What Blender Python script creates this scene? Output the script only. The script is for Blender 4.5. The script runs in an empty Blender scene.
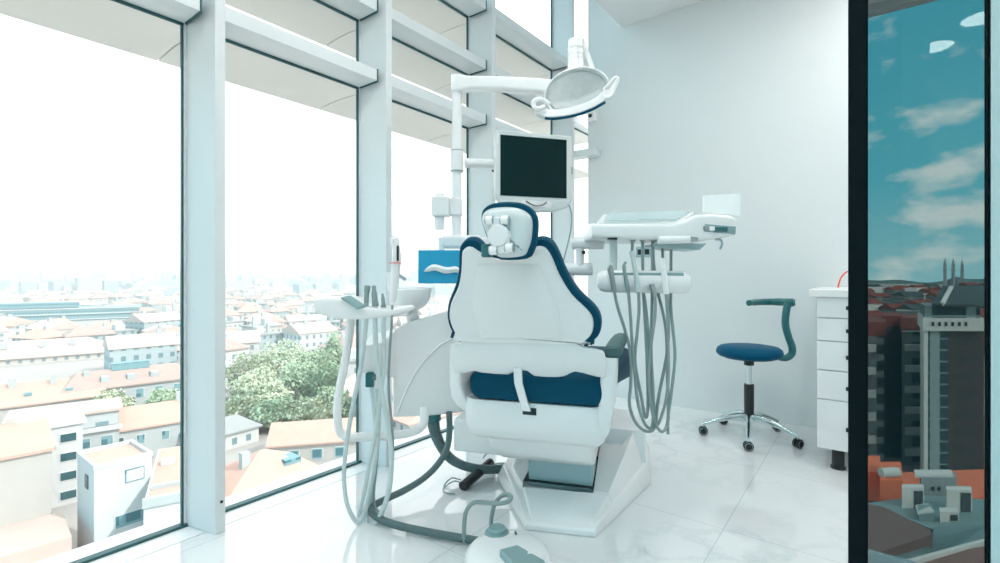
import bpy, bmesh, math, random
from mathutils import Matrix, Vector
random.seed(7)
SC = bpy.context.scene
COL = SC.collection
PI = math.pi
# ------------------------------------------------------------------ frames
F = 490.0; CX = 500.0; CY = 276.0
TH = math.atan((872-500)/F)
CAM = Vector((2.31, 0.0, 1.05))
ROOM = Matrix.Identity(4)
def frame(x, y, z, rz): return Matrix.Translation((x, y, z)) @ Matrix.Rotation(rz, 4, 'Z')
CAMF = frame(CAM.x, CAM.y, 0, TH)          # x to the viewer's side, y away from the viewer, z up
def k(px, py, d): return Vector(((px-CX)/F*d, d, CAM.z-(py-CY)/F*d))
def kw(px, py, d): return CAMF @ k(px, py, d)
PHI = TH-math.atan((640-500)/F)
_o = kw(537, 402, 1.84)
CH = frame(_o.x, _o.y, 0, PHI)             # the treatment chair's own frame, y towards its foot end
CHI = CH.inverted()
_cl = CHI @ CAM
def lc(px, py, y=None, z=None, fy=None):   # a measured point of the chair, in the chair's frame
    r = CHI.to_3x3() @ (kw(px, py, 1.0)-CAM)
    if fy: 
        yy = fy(.9)
        for i in range(12):
            t = (yy-_cl.y)/r.y; p = _cl+r*t; yy = fy(p.z)
        return p
    t = (y-_cl.y)/r.y if y is not None else (z-_cl.z)/r.z
    return _cl+r*t

# ------------------------------------------------------------------ materials
def nt(m):
    m.use_nodes = True
    return m.node_tree.nodes, m.node_tree.links
def mat(name, col, rough=.5, metal=0, spec=.5, emit=None, estr=0, noise=0, nscale=30, coat=0, bump=0):
    m = bpy.data.materials.new(name)
    n, l = nt(m); b = n['Principled BSDF']
    c = (*col, 1)
    b.inputs['Base Color'].default_value = c
    b.inputs['Roughness'].default_value = rough
    b.inputs['Metallic'].default_value = metal
    b.inputs['Specular IOR Level'].default_value = spec
    if coat: b.inputs['Coat Weight'].default_value = coat
    if emit:
        b.inputs['Emission Color'].default_value = (*emit, 1); b.inputs['Emission Strength'].default_value = estr
    if noise or bump:
        tc = n.new('ShaderNodeTexCoord'); tx = n.new('ShaderNodeTexNoise')
        tx.inputs['Scale'].default_value = nscale; tx.inputs['Detail'].default_value = 4
        l.new(tc.outputs['Object'], tx.inputs['Vector'])
        if noise:
            mx = n.new('ShaderNodeMix'); mx.data_type = 'RGBA'
            mx.inputs[6].default_value = tuple(v*(1-noise) for v in col)+(1,)
            mx.inputs[7].default_value = tuple(min(1, v*(1+noise)) for v in col)+(1,)
            l.new(tx.outputs['Fac'], mx.inputs[0]); l.new(mx.outputs[2], b.inputs['Base Color'])
        if bump:
            bp = n.new('ShaderNodeBump'); bp.inputs['Strength'].default_value = bump; bp.inputs['Distance'].default_value = .002
            l.new(tx.outputs['Fac'], bp.inputs['Height']); l.new(bp.outputs[0], b.inputs['Normal'])
    return m

def floor_mat():
    m = bpy.data.materials.new('white_marble'); n, l = nt(m); b = n['Principled BSDF']
    tc = n.new('ShaderNodeTexCoord')
    nz = n.new('ShaderNodeTexNoise'); nz.inputs['Scale'].default_value = 1.6; nz.inputs['Detail'].default_value = 7; nz.inputs['Roughness'].default_value = .6
    l.new(tc.outputs['Object'], nz.inputs['Vector'])
    sub = n.new('ShaderNodeMath'); sub.operation = 'SUBTRACT'; sub.inputs[1].default_value = .5
    l.new(nz.outputs['Fac'], sub.inputs[0])
    ab = n.new('ShaderNodeMath'); ab.operation = 'ABSOLUTE'; l.new(sub.outputs[0], ab.inputs[0])
    rp = n.new('ShaderNodeValToRGB')
    rp.color_ramp.elements[0].position = 0; rp.color_ramp.elements[0].color = (.63, .675, .68, 1)
    rp.color_ramp.elements[1].position = .03; rp.color_ramp.elements[1].color = (.76, .782, .787, 1)
    l.new(ab.outputs[0], rp.inputs[0])
    # second, broad veining
    n2 = n.new('ShaderNodeTexNoise'); n2.inputs['Scale'].default_value = .8; n2.inputs['Detail'].default_value = 3
    l.new(tc.outputs['Object'], n2.inputs['Vector'])
    r2 = n.new('ShaderNodeValToRGB'); r2.color_ramp.elements[0].position = .35; r2.color_ramp.elements[1].position = .62
    l.new(n2.outputs['Fac'], r2.inputs[0])
    mx = n.new('ShaderNodeMix'); mx.data_type = 'RGBA'; mx.inputs[6].default_value = (.76, .782, .787, 1)
    l.new(r2.outputs[0], mx.inputs[0]); l.new(rp.outputs[0], mx.inputs[7])
    # joints
    br = n.new('ShaderNodeTexBrick'); br.offset = 0; br.inputs['Scale'].default_value = 1
    br.inputs['Brick Width'].default_value = .8; br.inputs['Row Height'].default_value = .8
    br.inputs['Mortar Size'].default_value = .0018; br.inputs['Mortar Smooth'].default_value = .2
    br.inputs['Color1'].default_value = (1, 1, 1, 1); br.inputs['Color2'].default_value = (1, 1, 1, 1); br.inputs['Mortar'].default_value = (.66, .72, .73, 1)
    mp = n.new('ShaderNodeMapping'); mp.inputs['Location'].default_value = (.3, .25, 0)
    l.new(tc.outputs['Object'], mp.inputs[0]); l.new(mp.outputs[0], br.inputs['Vector'])
    mu = n.new('ShaderNodeMix'); mu.data_type = 'RGBA'; mu.blend_type = 'MULTIPLY'; mu.inputs[0].default_value = 1
    l.new(mx.outputs[2], mu.inputs[6]); l.new(br.outputs['Color'], mu.inputs[7]); l.new(mu.outputs[2], b.inputs['Base Color'])
    b.inputs['Roughness'].default_value = .04; b.inputs['Specular IOR Level'].default_value = 1.0
    return m

def glass_mat(name='clear_glass', ior=1.06):
    m = bpy.data.materials.new(name); n, l = nt(m); n.remove(n['Principled BSDF'])
    out = n['Material Output']
    t = n.new('ShaderNodeBsdfTransparent'); t.inputs[0].default_value = (.985, .99, .988, 1)
    g = n.new('ShaderNodeBsdfGlossy'); g.inputs['Roughness'].default_value = 0; g.inputs[0].default_value = (1, 1, 1, 1)
    fr = n.new('ShaderNodeFresnel'); fr.inputs[0].default_value = ior
    mx = n.new('ShaderNodeMixShader'); ge = n.new('ShaderNodeNewGeometry'); bk = n.new('ShaderNodeMath'); bk.operation = 'SUBTRACT'; bk.inputs[0].default_value = 1; l.new(ge.outputs['Backfacing'], bk.inputs[1])
    ff = n.new('ShaderNodeMath'); ff.operation = 'MULTIPLY'; l.new(fr.outputs[0], ff.inputs[0]); l.new(bk.outputs[0], ff.inputs[1])
    l.new(ff.outputs[0], mx.inputs[0]); l.new(t.outputs[0], mx.inputs[1]); l.new(g.outputs[0], mx.inputs[2])
    l.new(mx.outputs[0], out.inputs[0])
    return m
def film_mat(name, col, w=.5, rough=.3):
    m = bpy.data.materials.new(name); n, l = nt(m); b = n['Principled BSDF']
    b.inputs['Base Color'].default_value = (*col, 1); b.inputs['Roughness'].default_value = rough
    t = n.new('ShaderNodeBsdfTransparent'); mx = n.new('ShaderNodeMixShader'); mx.inputs[0].default_value = w
    l.new(t.outputs[0], mx.inputs[1]); l.new(b.outputs[0], mx.inputs[2]); l.new(mx.outputs[0], n['Material Output'].inputs[0])
    return m
def mirror_mat():
    m = bpy.data.materials.new('dark_tinted_glass'); n, l = nt(m); n.remove(n['Principled BSDF'])
    g = n.new('ShaderNodeBsdfGlossy'); g.inputs['Roughness'].default_value = 0.0; g.inputs[0].default_value = (.145, .165, .16, 1)
    d = n.new('ShaderNodeBsdfDiffuse'); d.inputs[0].default_value = (.004, .012, .015, 1)
    a = n.new('ShaderNodeAddShader'); l.new(g.outputs[0], a.inputs[0]); l.new(d.outputs[0], a.inputs[1]); l.new(a.outputs[0], n['Material Output'].inputs[0])
    return m
def facade_mat(name, wall, win, sx, sz, fill=.55, zh=.24):
    """wall with a regular grid of windows, in object coordinates"""
    m = bpy.data.materials.new(name); n, l = nt(m); b = n['Principled BSDF']
    tc = n.new('ShaderNodeTexCoord'); sp = n.new('ShaderNodeSeparateXYZ'); l.new(tc.outputs['Object'], sp.inputs[0])
    def M(op, a, b2=None):
        x = n.new('ShaderNodeMath'); x.operation = op
        for i, v in enumerate((a, b2)):
            if v is None: continue
            if isinstance(v, (int, float)): x.inputs[i].default_value = v
            else: l.new(v, x.inputs[i])
        return x.outputs[0]
    u = M('ADD', sp.outputs[0], sp.outputs[1])
    fu = M('FRACT', M('MULTIPLY', u, 1/sx)); fz = M('FRACT', M('MULTIPLY', sp.outputs[2], 1/sz))
    a = M('MULTIPLY', M('LESS_THAN', fu, fill), M('LESS_THAN', M('ABSOLUTE', M('SUBTRACT', fz, .5)), zh))
    geo = n.new('ShaderNodeNewGeometry'); sn = n.new('ShaderNodeSeparateXYZ'); l.new(geo.outputs['Normal'], sn.inputs[0])
    a = M('MULTIPLY', a, M('LESS_THAN', M('ABSOLUTE', sn.outputs[2]), .5))
    mx = n.new('ShaderNodeMix'); mx.data_type = 'RGBA'; mx.inputs[6].default_value = (*wall, 1); mx.inputs[7].default_value = (*win, 1)
    l.new(a, mx.inputs[0]); l.new(mx.outputs[2], b.inputs['Base Color']); b.inputs['Roughness'].default_value = .7
    return m
def tile_mat(name, c1, c2, sc=3.0):
    m = bpy.data.materials.new(name); n, l = nt(m); b = n['Principled BSDF']
    tc = n.new('ShaderNodeTexCoord')
    w = n.new('ShaderNodeTexWave'); w.inputs['Scale'].default_value = sc; w.inputs['Distortion'].default_value = .6
    nz = n.new('ShaderNodeTexNoise'); nz.inputs['Scale'].default_value = .7
    l.new(tc.outputs['Object'], w.inputs[0]); l.new(tc.outputs['Object'], nz.inputs[0])
    ad = n.new('ShaderNodeMath'); ad.operation = 'MULTIPLY_ADD'; ad.inputs[1].default_value = .4; l.new(w.outputs['Fac'], ad.inputs[0])
    l.new(nz.outputs['Fac'], ad.inputs[2])
    mx = n.new('ShaderNodeMix'); mx.data_type = 'RGBA'; mx.inputs[6].default_value = (*c1, 1); mx.inputs[7].default_value = (*c2, 1)
    l.new(ad.outputs[0], mx.inputs[0]); l.new(mx.outputs[2], b.inputs['Base Color']); b.inputs['Roughness'].default_value = .8
    return m

M = {}
M['wall'] = mat('wall_paint', (.70, .735, .738), .55, noise=.012, nscale=8)
M['ceil'] = mat('ceiling_paint', (.77, .785, .785), .6, noise=.012)
M['floor'] = floor_mat()
M['glass'] = glass_mat()
M['glass2'] = glass_mat('reflective_glass', 1.65)
M['alu'] = mat('pale_aluminium', (.69, .735, .745), .4, .0, noise=.02, nscale=6)
M['gasket'] = mat('dark_gasket', (.02, .10, .108), .5)
M['ledge'] = mat('white_ledge', (.82, .83, .83), .5, noise=.03)
M['louver'] = mat('louver_panel', (.74, .73, .70), .5, noise=.06, nscale=3)
M['white'] = mat('white_plastic', (.80, .815, .813), .3, noise=.01)
M['white2'] = mat('white_enamel', (.84, .852, .85), .25, noise=.01)
M['shell'] = mat('white_shell', (.78, .80, .792), .4, noise=.01)
M['shell_grey'] = mat('grey_shell', (.60, .655, .655), .3, noise=.01)
M['casing'] = mat('monitor_casing', (.66, .71, .71), .35, noise=.01)
M['blue'] = mat('navy_leather', (.0, .058, .105), .45, spec=.10, bump=.15, nscale=300)
M['bluelt'] = mat('blue_leather', (.0, .075, .15), .45, spec=.10, bump=.15, nscale=300)
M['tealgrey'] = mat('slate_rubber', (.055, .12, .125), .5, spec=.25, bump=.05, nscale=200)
M['teal'] = mat('teal_plastic', (.015, .13, .14), .4, noise=.03)
M['chrome'] = mat('chrome', (.62, .72, .73), .18, 1, noise=.02)
M['black'] = mat('black_plastic', (.008, .012, .014), .4, noise=.05)
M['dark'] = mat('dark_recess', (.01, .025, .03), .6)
M['screen'] = mat('monitor_glass', (.004, .022, .024), .2, spec=.12)
M['hose'] = mat('grey_hose', (.25, .325, .32), .4, noise=.04)
M['hose_lt'] = mat('pale_hose', (.55, .64, .64), .4, noise=.03)
M['hose_dk'] = mat('dark_hose', (.09, .15, .155), .5, noise=.08)
M['steel'] = mat('steel', (.35, .42, .43), .3, 1, noise=.03)
M['cyl'] = mat('grey_bellows', (.32, .46, .48), .35, noise=.03)
M['film'] = film_mat('plastic_film', (.60, .78, .80), .40)
M['clear'] = film_mat('frosted_panel', (.9, .92, .92), .8)
M['panel'] = mat('white_panel', (.9, .92, .92), .3, noise=.01)
M['tissue_blue'] = mat('blue_card', (.005, .32, .55), .4, noise=.03)
M['tissue'] = mat('tissue_paper', (.85, .88, .88), .8, bump=.4, nscale=40)
M['red'] = mat('red_cord', (.75, .09, .05), .5, noise=.05)
M['mirror'] = mirror_mat()
M['post'] = mat('post_paint', (.46, .585, .58), .6, noise=.01)
M['frame_dk'] = mat('black_frame', (.001, .006, .008), .7, spec=.1, noise=.05)
M['pad'] = mat('grey_pad', (.24, .38, .39), .4, noise=.03)
M['lens'] = mat('reflector', (.78, .81, .81), .22, .55, noise=.03, bump=.5, nscale=45)
M['lampglow'] = mat('lamp_glow', (1, 1, 1), .5, emit=(1, .98, .95), estr=30)
# city
M['ground'] = mat('city_ground', (0.343, 0.330, 0.310), .9, noise=.25, nscale=.02)
M['cwall'] = [facade_mat('pale_facade', (0.490, 0.501, 0.490), (0.132, 0.225, 0.244), 3.1, 3.0, .36),
              facade_mat('cream_facade', (0.501, 0.462, 0.422), (0.171, 0.238, 0.252), 3.6, 3.0, .36),
              facade_mat('grey_facade', (0.330, 0.396, 0.409), (0.105, 0.199, 0.219), 3.3, 3.0, .4)]
M['bwall'] = [facade_mat('block_white', (0.409, 0.451, 0.451), (0.145, 0.238, 0.265), 4, 3.2, .5),
              facade_mat('block_teal', (0.303, 0.384, 0.396), (0.132, 0.225, 0.252), 5, 3.2, .55),
              facade_mat('block_cream', (0.475, 0.435, 0.396), (0.225, 0.265, 0.265), 4.4, 3.2, .4)]
M['croof'] = [tile_mat('salmon_tiles', (0.529, 0.356, 0.298), (0.475, 0.298, 0.244)), tile_mat('pale_tiles', (0.529, 0.435, 0.396), (0.475, 0.376, 0.330)),
              tile_mat('brown_tiles', (0.435, 0.319, 0.278), (0.330, 0.252, 0.225)), tile_mat('grey_roofing', (0.319, 0.330, 0.324), (0.252, 0.278, 0.278))]
M['cplain'] = mat('render_white', (0.490, 0.508, 0.508), .8, noise=.05, nscale=.5)
M['cgrey'] = mat('render_grey', (0.369, 0.409, 0.409), .8, noise=.08, nscale=.5)
M['cbeige'] = mat('render_beige', (0.409, 0.396, 0.369), .8, noise=.08, nscale=.5)
M['cframe'] = mat('window_white', (0.529, 0.550, 0.550), .6)
M['cglass'] = mat('window_dark', (0.021, 0.079, 0.092), .15)
M['cteal'] = facade_mat('teal_curtain_wall', (0.145, 0.278, 0.303), (0.039, 0.132, 0.158), 2.2, 3.0, .7)
M['leaf'] = mat('leaf_green', (.30, .40, .27), .8, noise=.4, nscale=.6)
M['leaf2'] = mat('leaf_pale', (.46, .52, .38), .8, noise=.4, nscale=.6)
M['bark'] = mat('bark', (0.132, 0.105, 0.079), .9)
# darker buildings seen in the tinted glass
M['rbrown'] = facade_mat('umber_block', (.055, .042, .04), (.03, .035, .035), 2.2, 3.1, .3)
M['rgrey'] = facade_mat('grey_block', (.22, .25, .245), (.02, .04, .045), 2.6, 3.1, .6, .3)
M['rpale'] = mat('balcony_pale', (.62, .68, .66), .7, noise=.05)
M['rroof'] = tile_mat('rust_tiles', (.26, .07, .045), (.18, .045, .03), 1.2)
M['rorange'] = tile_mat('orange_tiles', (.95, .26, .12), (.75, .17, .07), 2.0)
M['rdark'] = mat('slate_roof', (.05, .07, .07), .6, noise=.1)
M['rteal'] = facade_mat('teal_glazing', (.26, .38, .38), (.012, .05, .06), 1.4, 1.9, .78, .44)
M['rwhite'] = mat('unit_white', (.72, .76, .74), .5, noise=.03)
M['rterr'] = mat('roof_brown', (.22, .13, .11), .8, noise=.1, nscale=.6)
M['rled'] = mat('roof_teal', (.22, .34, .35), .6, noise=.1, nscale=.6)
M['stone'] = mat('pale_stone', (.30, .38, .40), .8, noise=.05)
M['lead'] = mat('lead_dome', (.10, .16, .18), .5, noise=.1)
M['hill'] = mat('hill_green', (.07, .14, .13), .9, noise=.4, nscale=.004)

# ------------------------------------------------------------------ mesh helpers
def new(): return bmesh.new()
def box(bm, x0, x1, y0, y1, z0, z1, rot=0, tilt=None):
    g = bmesh.ops.create_cube(bm, size=1)
    mt = Matrix.Translation(((x0+x1)/2, (y0+y1)/2, (z0+z1)/2))
    if rot: mt = mt @ Matrix.Rotation(rot, 4, 'Z')
    if tilt: mt = mt @ Matrix.Rotation(tilt[1], 4, tilt[0])
    bmesh.ops.transform(bm, matrix=mt @ Matrix.Diagonal((abs(x1-x0), abs(y1-y0), abs(z1-z0), 1)), verts=g['verts'])
    return bm
def loft(bm, rings, cap=True, closed=False):
    rv = [[bm.verts.new(p) for p in r] for r in rings]
    m = len(rings[0]); N = len(rv)
    for i in range(N if closed else N-1):
        a, b = rv[i], rv[(i+1) % N]
        for j in range(m):
            bm.faces.new((a[j], a[(j+1) % m], b[(j+1) % m], b[j]))
    if cap and not closed:
        bm.faces.new(rv[0][::-1]); bm.faces.new(rv[-1])
    return bm
def smooth(pts, n=8, closed=False):
    pts = [Vector(p) for p in pts]; out = []; N = len(pts)
    for i in range(N if closed else N-1):
        g = (lambda q: pts[q % N]) if closed else (lambda q: pts[max(0, min(N-1, q))])
        p0, p1, p2, p3 = g(i-1), g(i), g(i+1), g(i+2)
        for s in range(n):
            t = s/n
            out.append(.5*((2*p1)+(p2-p0)*t+(2*p0-5*p1+4*p2-p3)*t*t+(3*p1-p0-3*p2+p3)*t**3))
    if not closed: out.append(pts[-1])
    return out
def tube(bm, pts, r, seg=10, sm=6, flat=None):
    """sweep a circle (or an ellipse r x flat) along a smoothed path"""
    P = smooth(pts, sm) if sm else [Vector(p) for p in pts]
    n = len(P); rings = []; up = None
    for i, p in enumerate(P):
        t = (P[min(i+1, n-1)]-P[max(i-1, 0)]).normalized()
        if up is None:
            up = Vector((0, 0, 1)) if abs(t.z) < .9 else Vector((0, 1, 0))
        a = t.cross(up)
        if a.length < 1e-5: a = t.orthogonal()
        a.normalize(); b = a.cross(t).normalized(); up = b
        rr = r if isinstance(r, (int, float)) else r[0]+(r[-1]-r[0])*i/(n-1) if len(r) == 2 else r[min(len(r)-1, int(i/(n-1)*(len(r)-1)+.5))]
        f = flat if flat else rr
        rings.append([p+a*math.cos(q)*rr+b*math.sin(q)*f for q in (2*PI*j/seg for j in range(seg))])
    return loft(bm, rings)
def cyl(bm, p0, p1, r, seg=20, r2=None):
    return tube(bm, [p0, p1], [r, r2 if r2 is not None else r], seg, 0)
def lathe(bm, prof, c=(0, 0, 0), seg=28, mt=None):
    rings = []
    for r, z in prof:
        ring = [Vector((r*math.cos(2*PI*j/seg), r*math.sin(2*PI*j/seg), z)) for j in range(seg)]
        if mt: ring = [mt @ p for p in ring]
        rings.append([p+Vector(c) for p in ring])
    return loft(bm, rings)
def prism(bm, poly, d0, d1, ax='y'):
    """extrude a 2D polygon: (u,v)->(u,d,v) for y, (d,u,v) for x, (u,v,d) for z"""
    f = {'y': lambda u, v, d: (u, d, v), 'x': lambda u, v, d: (d, u, v), 'z': lambda u, v, d: (u, v, d)}[ax]
    return loft(bm, [[Vector(f(u, v, d0)) for u, v in poly], [Vector(f(u, v, d1)) for u, v in poly]])
def rrect(cx, cz, w, h, r, n=5):
    out = []
    for (sx, sz, a0) in ((1, 1, 0), (-1, 1, 90), (-1, -1, 180), (1, -1, 270)):
        for i in range(n+1):
            a = math.radians(a0+90*i/n)
            out.append((cx+sx*(w/2-r)+r*math.cos(a), cz+sz*(h/2-r)+r*math.sin(a)))
    return out
def offset_poly(poly, d):
    """shrink a closed list of 2D points by d"""
    n = len(poly); out = []
    A = sum(poly[i][0]*poly[(i+1) % n][1]-poly[(i+1) % n][0]*poly[i][1] for i in range(n))
    s = 1 if A > 0 else -1
    for i in range(n):
        p, q = Vector(poly[i-1]), Vector(poly[(i+1) % n])
        t = (q-p).normalized(); nn = Vector((-t.y, t.x))*s
        out.append((poly[i][0]+nn.x*d, poly[i][1]+nn.y*d))
    return out
def obj(name, bm, m, parent=None, fr=CAMF, bev=0, seg=2, sub=0, sm=True):
    bmesh.ops.recalc_face_normals(bm, faces=bm.faces)
    me = bpy.data.meshes.new(name); bm.to_mesh(me); bm.free()
    o = bpy.data.objects.new(name, me); COL.objects.link(o)
    me.transform(fr)
    if parent is not None:
        me.transform(WM[parent.name].inverted()); o.parent = parent; WM[o.name] = WM[parent.name].copy()
    else:
        # origin at the base centre
        xs = [v.co for v in me.vertices]
        c = Vector(((min(v.x for v in xs)+max(v.x for v in xs))/2, (min(v.y for v in xs)+max(v.y for v in xs))/2, min(v.z for v in xs)))
        me.transform(Matrix.Translation(-c)); o.location = c; WM[o.name] = Matrix.Translation(c)
    me.materials.append(m)
    if sm:
        for p in me.polygons: p.use_smooth = True
        try: me.set_sharp_from_angle(angle=math.radians(38))
        except Exception: pass
    if bev:
        b = o.modifiers.new('bevel', 'BEVEL'); b.width = bev; b.segments = seg; b.limit_method = 'ANGLE'; b.angle_limit = math.radians(40)
    if sub:
        s = o.modifiers.new('subdiv', 'SUBSURF'); s.levels = sub; s.render_levels = sub
    return o
WM = {}
def tag(o, label, cat, group=None, kind=None):
    if label: o['label'] = label
    if cat: o['category'] = cat
    if group: o['group'] = group
    if kind: o['kind'] = kind
    return o
def thing(name, label, cat, fr, group=None):
    o = bpy.data.objects.new(name, None); COL.objects.link(o); o.matrix_world = fr; o.empty_display_size = .1
    WM[o.name] = fr.copy()
    return tag(o, label, cat, group)
def struct(o, label=None, cat=None): return tag(o, label, cat, None, 'structure')
def at_base(pt, rz=TH): return frame(pt.x, pt.y, pt.z, rz)
# ================================================================== ROOM SHELL
WY = 4.01           # back wall
NY = -0.25          # wall behind the viewer
PY = 1.0           # the glazed partition
struct(obj('floor', box(new(), .138, 4.1, NY-.1, WY+1.2, -.2, 0), M['floor'], fr=ROOM), 'polished white marble floor with grey veins', 'floor')
struct(obj('trim_1', box(new(), 0.0225, .131, NY, 4.85, -.2, -.001), M['ledge'], fr=ROOM), 'white sill strip along the foot of the glazing', 'sill')
struct(obj('trim_2', box(new(), -.18, -.012, NY, 4.85, -.25, -.02), M['ledge'], fr=ROOM), 'white ledge outside the glazing', 'ledge')
struct(obj('trim_3', box(new(), -.010, .022, NY, 4.85, -.2, .010), M['gasket'], fr=ROOM), 'dark gasket line at the foot of the glass', 'gasket')
struct(obj('trim_4', box(new(), .131, .138, NY, 4.85, -.2, -.004), M['gasket'], fr=ROOM), 'thin dark joint between sill strip and floor', 'joint')
struct(obj('wall_back', box(new(), .265, 4.2, WY, WY+.12, 0, 4.4), M['wall'], fr=ROOM), 'pale grey back wall', 'wall')
struct(obj('wall_right', box(new(), 4.1, 4.22, NY-.1, WY+.12, 0, 4.4), M['wall'], fr=ROOM), 'pale side wall', 'wall')
struct(obj('ceiling', box(new(), .59, 4.1, NY-.1, WY, 3.2, 3.5), M['ceil'], fr=ROOM), 'white dropped ceiling ending short of the glazing', 'ceiling')
struct(obj('ceiling_upper', box(new(), -.25, 4.22, NY-.1, 4.85, 4.4, 4.6), M['ceil'], fr=ROOM), 'slab above the glazing', 'ceiling')
# wall behind the viewer with a wide window
bm = new()
for a in ((0, 1.9, 0, 4.4), (3.0, 4.1, 0, 4.4), (1.9, 3.0, 3.17, 4.4), (1.9, 3.0, 2.05, 2.17)):
    box(bm, a[0], a[1], NY-.12, NY, a[2], a[3])
struct(obj('wall_near', bm, M['wall'], fr=ROOM), 'wall with a wide window behind the viewer', 'wall')
struct(obj('window_9', box(new(), 1.9, 3.0, NY-.07, NY-.06, .01, 3.17), M['glass2'], fr=ROOM), 'wide window pane behind the viewer', 'window')
# far end of the glazing void
struct(obj('wall_end', box(new(), -.05, .265, 4.85, 4.95, -.2, 4.4), M['wall'], fr=ROOM), 'end wall of the glazing', 'wall')
# mullions
MY = [-.32, .02, .905, 1.785, 2.727, 3.88, 4.83]
for i, y in enumerate(MY):
    bm = new(); prism(bm, [(.006, y-.062), (.187, y-.02), (.187, y+.02), (.006, y+.02)], -.0005, 4.4, 'z')
    o = obj('trim_%d' % (10+i), bm, M['alu'], fr=ROOM, bev=.002)
    if i == 2:
        bm = new(); cyl(bm, (.1865, y+.004, .125), (.189, y+.004, .125), .006, 12); obj('screw_hole', bm, M['black'], o, ROOM)
    struct(o, 'tall pale aluminium mullion fin of the glazing', 'mullion')
LV = [2.111, 2.491, 2.906]
for i in range(len(MY)-1):
    y0, y1 = MY[i]+.02, MY[i+1]-.062
    w = thing('window_%d' % (i+1), 'full height window bay between mullion fins', 'window', frame(0, (y0+y1)/2, 0, 0))
    struct(w)
    obj('pane', box(new(), -.006, .004, y0, y1, .012, 4.4), M['glass'], w, ROOM)
    bm = new(); box(bm, -.004, .012, y1-.016, y1-.010, .012, 4.4); obj('gasket', bm, M['gasket'], w, ROOM)
    bm = new(); box(bm, -.004, .016, y1-.009, y1+.001, .012, 4.4); obj('glazing_bead', bm, M['alu'], w, ROOM)
    for j, z in enumerate(LV):
        if i == 4 and j == 2: pass
        dp = .168
        if i == 5: dp = .39 if j == 0 else .10
        e = y1-.006 if i < 5 else WY+.0-.004 if j == 0 else y1
        s = y0
        if i == 5 and j == 0: s = y0+.0
        t = obj('transom', box(new(), .010, dp, s, e, z, z+.062), M['alu'], w, ROOM, bev=.002)
        obj('seam', box(new(), .002, .012, s, e, z-.012, z+.004), M['gasket'], w, ROOM)
        if i < 5:
            bm = new(); prism(bm, [(.008, z-.006), (dp+.003, z-.006), (dp+.003, z+.064), (.008, z+.064)], y1-.006, y1+.0005, 'y')
            obj('end_cap', bm, M['gasket'], w, ROOM)
# sun louvres outside: a shallow curved blade per bay and level
n = 20
for i in range(len(MY)-1):
    for j, z in enumerate(LV):
        y0, y1 = MY[i]+.004, MY[i+1]-.004
        bm = new()
        pj = (.48, .40, .40)[j]
        up = [(-.02-pj*t/8, z+.055-.01*(t/8)) for t in range(9)]
        lo = [(-.02-pj*t/8, z+.0+.012*math.sin(PI*t/8)) for t in range(9)]
        prism(bm, up+lo[::-1], y0, y1, 'y')
        o = obj('trim_%d' % n, bm, M['louver'], fr=ROOM); n += 1
        struct(o, 'curved sun louvre blade outside the glazing', 'louvre')
# ------------------------------------------------------------------ glazed partition (dark tinted pane)
dw = thing('door_1', 'tall dark tinted glass door mirroring blue sky and rooftops', 'door', frame(2.4, PY, 0, 0)); struct(dw)
XL = 2.196
def xat(px, y):   # room x where the sight line of image column px meets depth y
    t = (px-CX)/F; s, c = math.sin(TH), math.cos(TH)
    return CAM.x+(y-CAM.y)*(-s+c*t)/(c+s*t)
XL, XG, XR, XE = xat(848, PY), xat(868, PY), xat(985, PY), xat(990, PY)
obj('stile', box(new(), XL, XG, PY-.0, PY+.02, 0, 3.2), M['frame_dk'], dw, ROOM, bev=.003)
obj('pane', box(new(), XG, XR, PY+.004, PY+.012, .0, 3.2), M['mirror'], dw, ROOM)
obj('stile', box(new(), XR, XE, PY-.0, PY+.02, 0, 3.2), M['frame_dk'], dw, ROOM, bev=.003)
struct(obj('wall_partition', box(new(), XE+.001, XE+.12, PY, PY+.1, 0, 3.2), M['post'], fr=ROOM), 'pale post beside the tinted glass door', 'wall')
# ceiling lights; the last three are added out of view as fill
for i, (x, y) in enumerate(((3.05, 3.0), (2.76, 3.45), (2.42, 2.80), (2.3, .35), (1.25, .35), (1.25, 1.45))):
    t = thing('ceiling_light', ['round ceiling light nearest the side wall', 'round ceiling light closest to the back wall', 'round ceiling light over the stool and cabinet', 'added unseen ceiling fill light by the tinted door', 'added unseen ceiling fill light between the glazing and the tinted door', 'added unseen ceiling fill light over the treatment chair'][i], 'light', frame(x, y, 3.18, 0), 'round ceiling lights')
    bm = new(); lathe(bm, [(.165, .02), (.165, 0), (.15, -.004), (.15, .018)], (x, y, 3.18), 32); obj('ring', bm, M['white'], t, ROOM)
    bm = new(); lathe(bm, [(.149, .012), (.149, .002)], (x, y, 3.18), 32); obj('diffuser', bm, M['lampglow'], t, ROOM)
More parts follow.
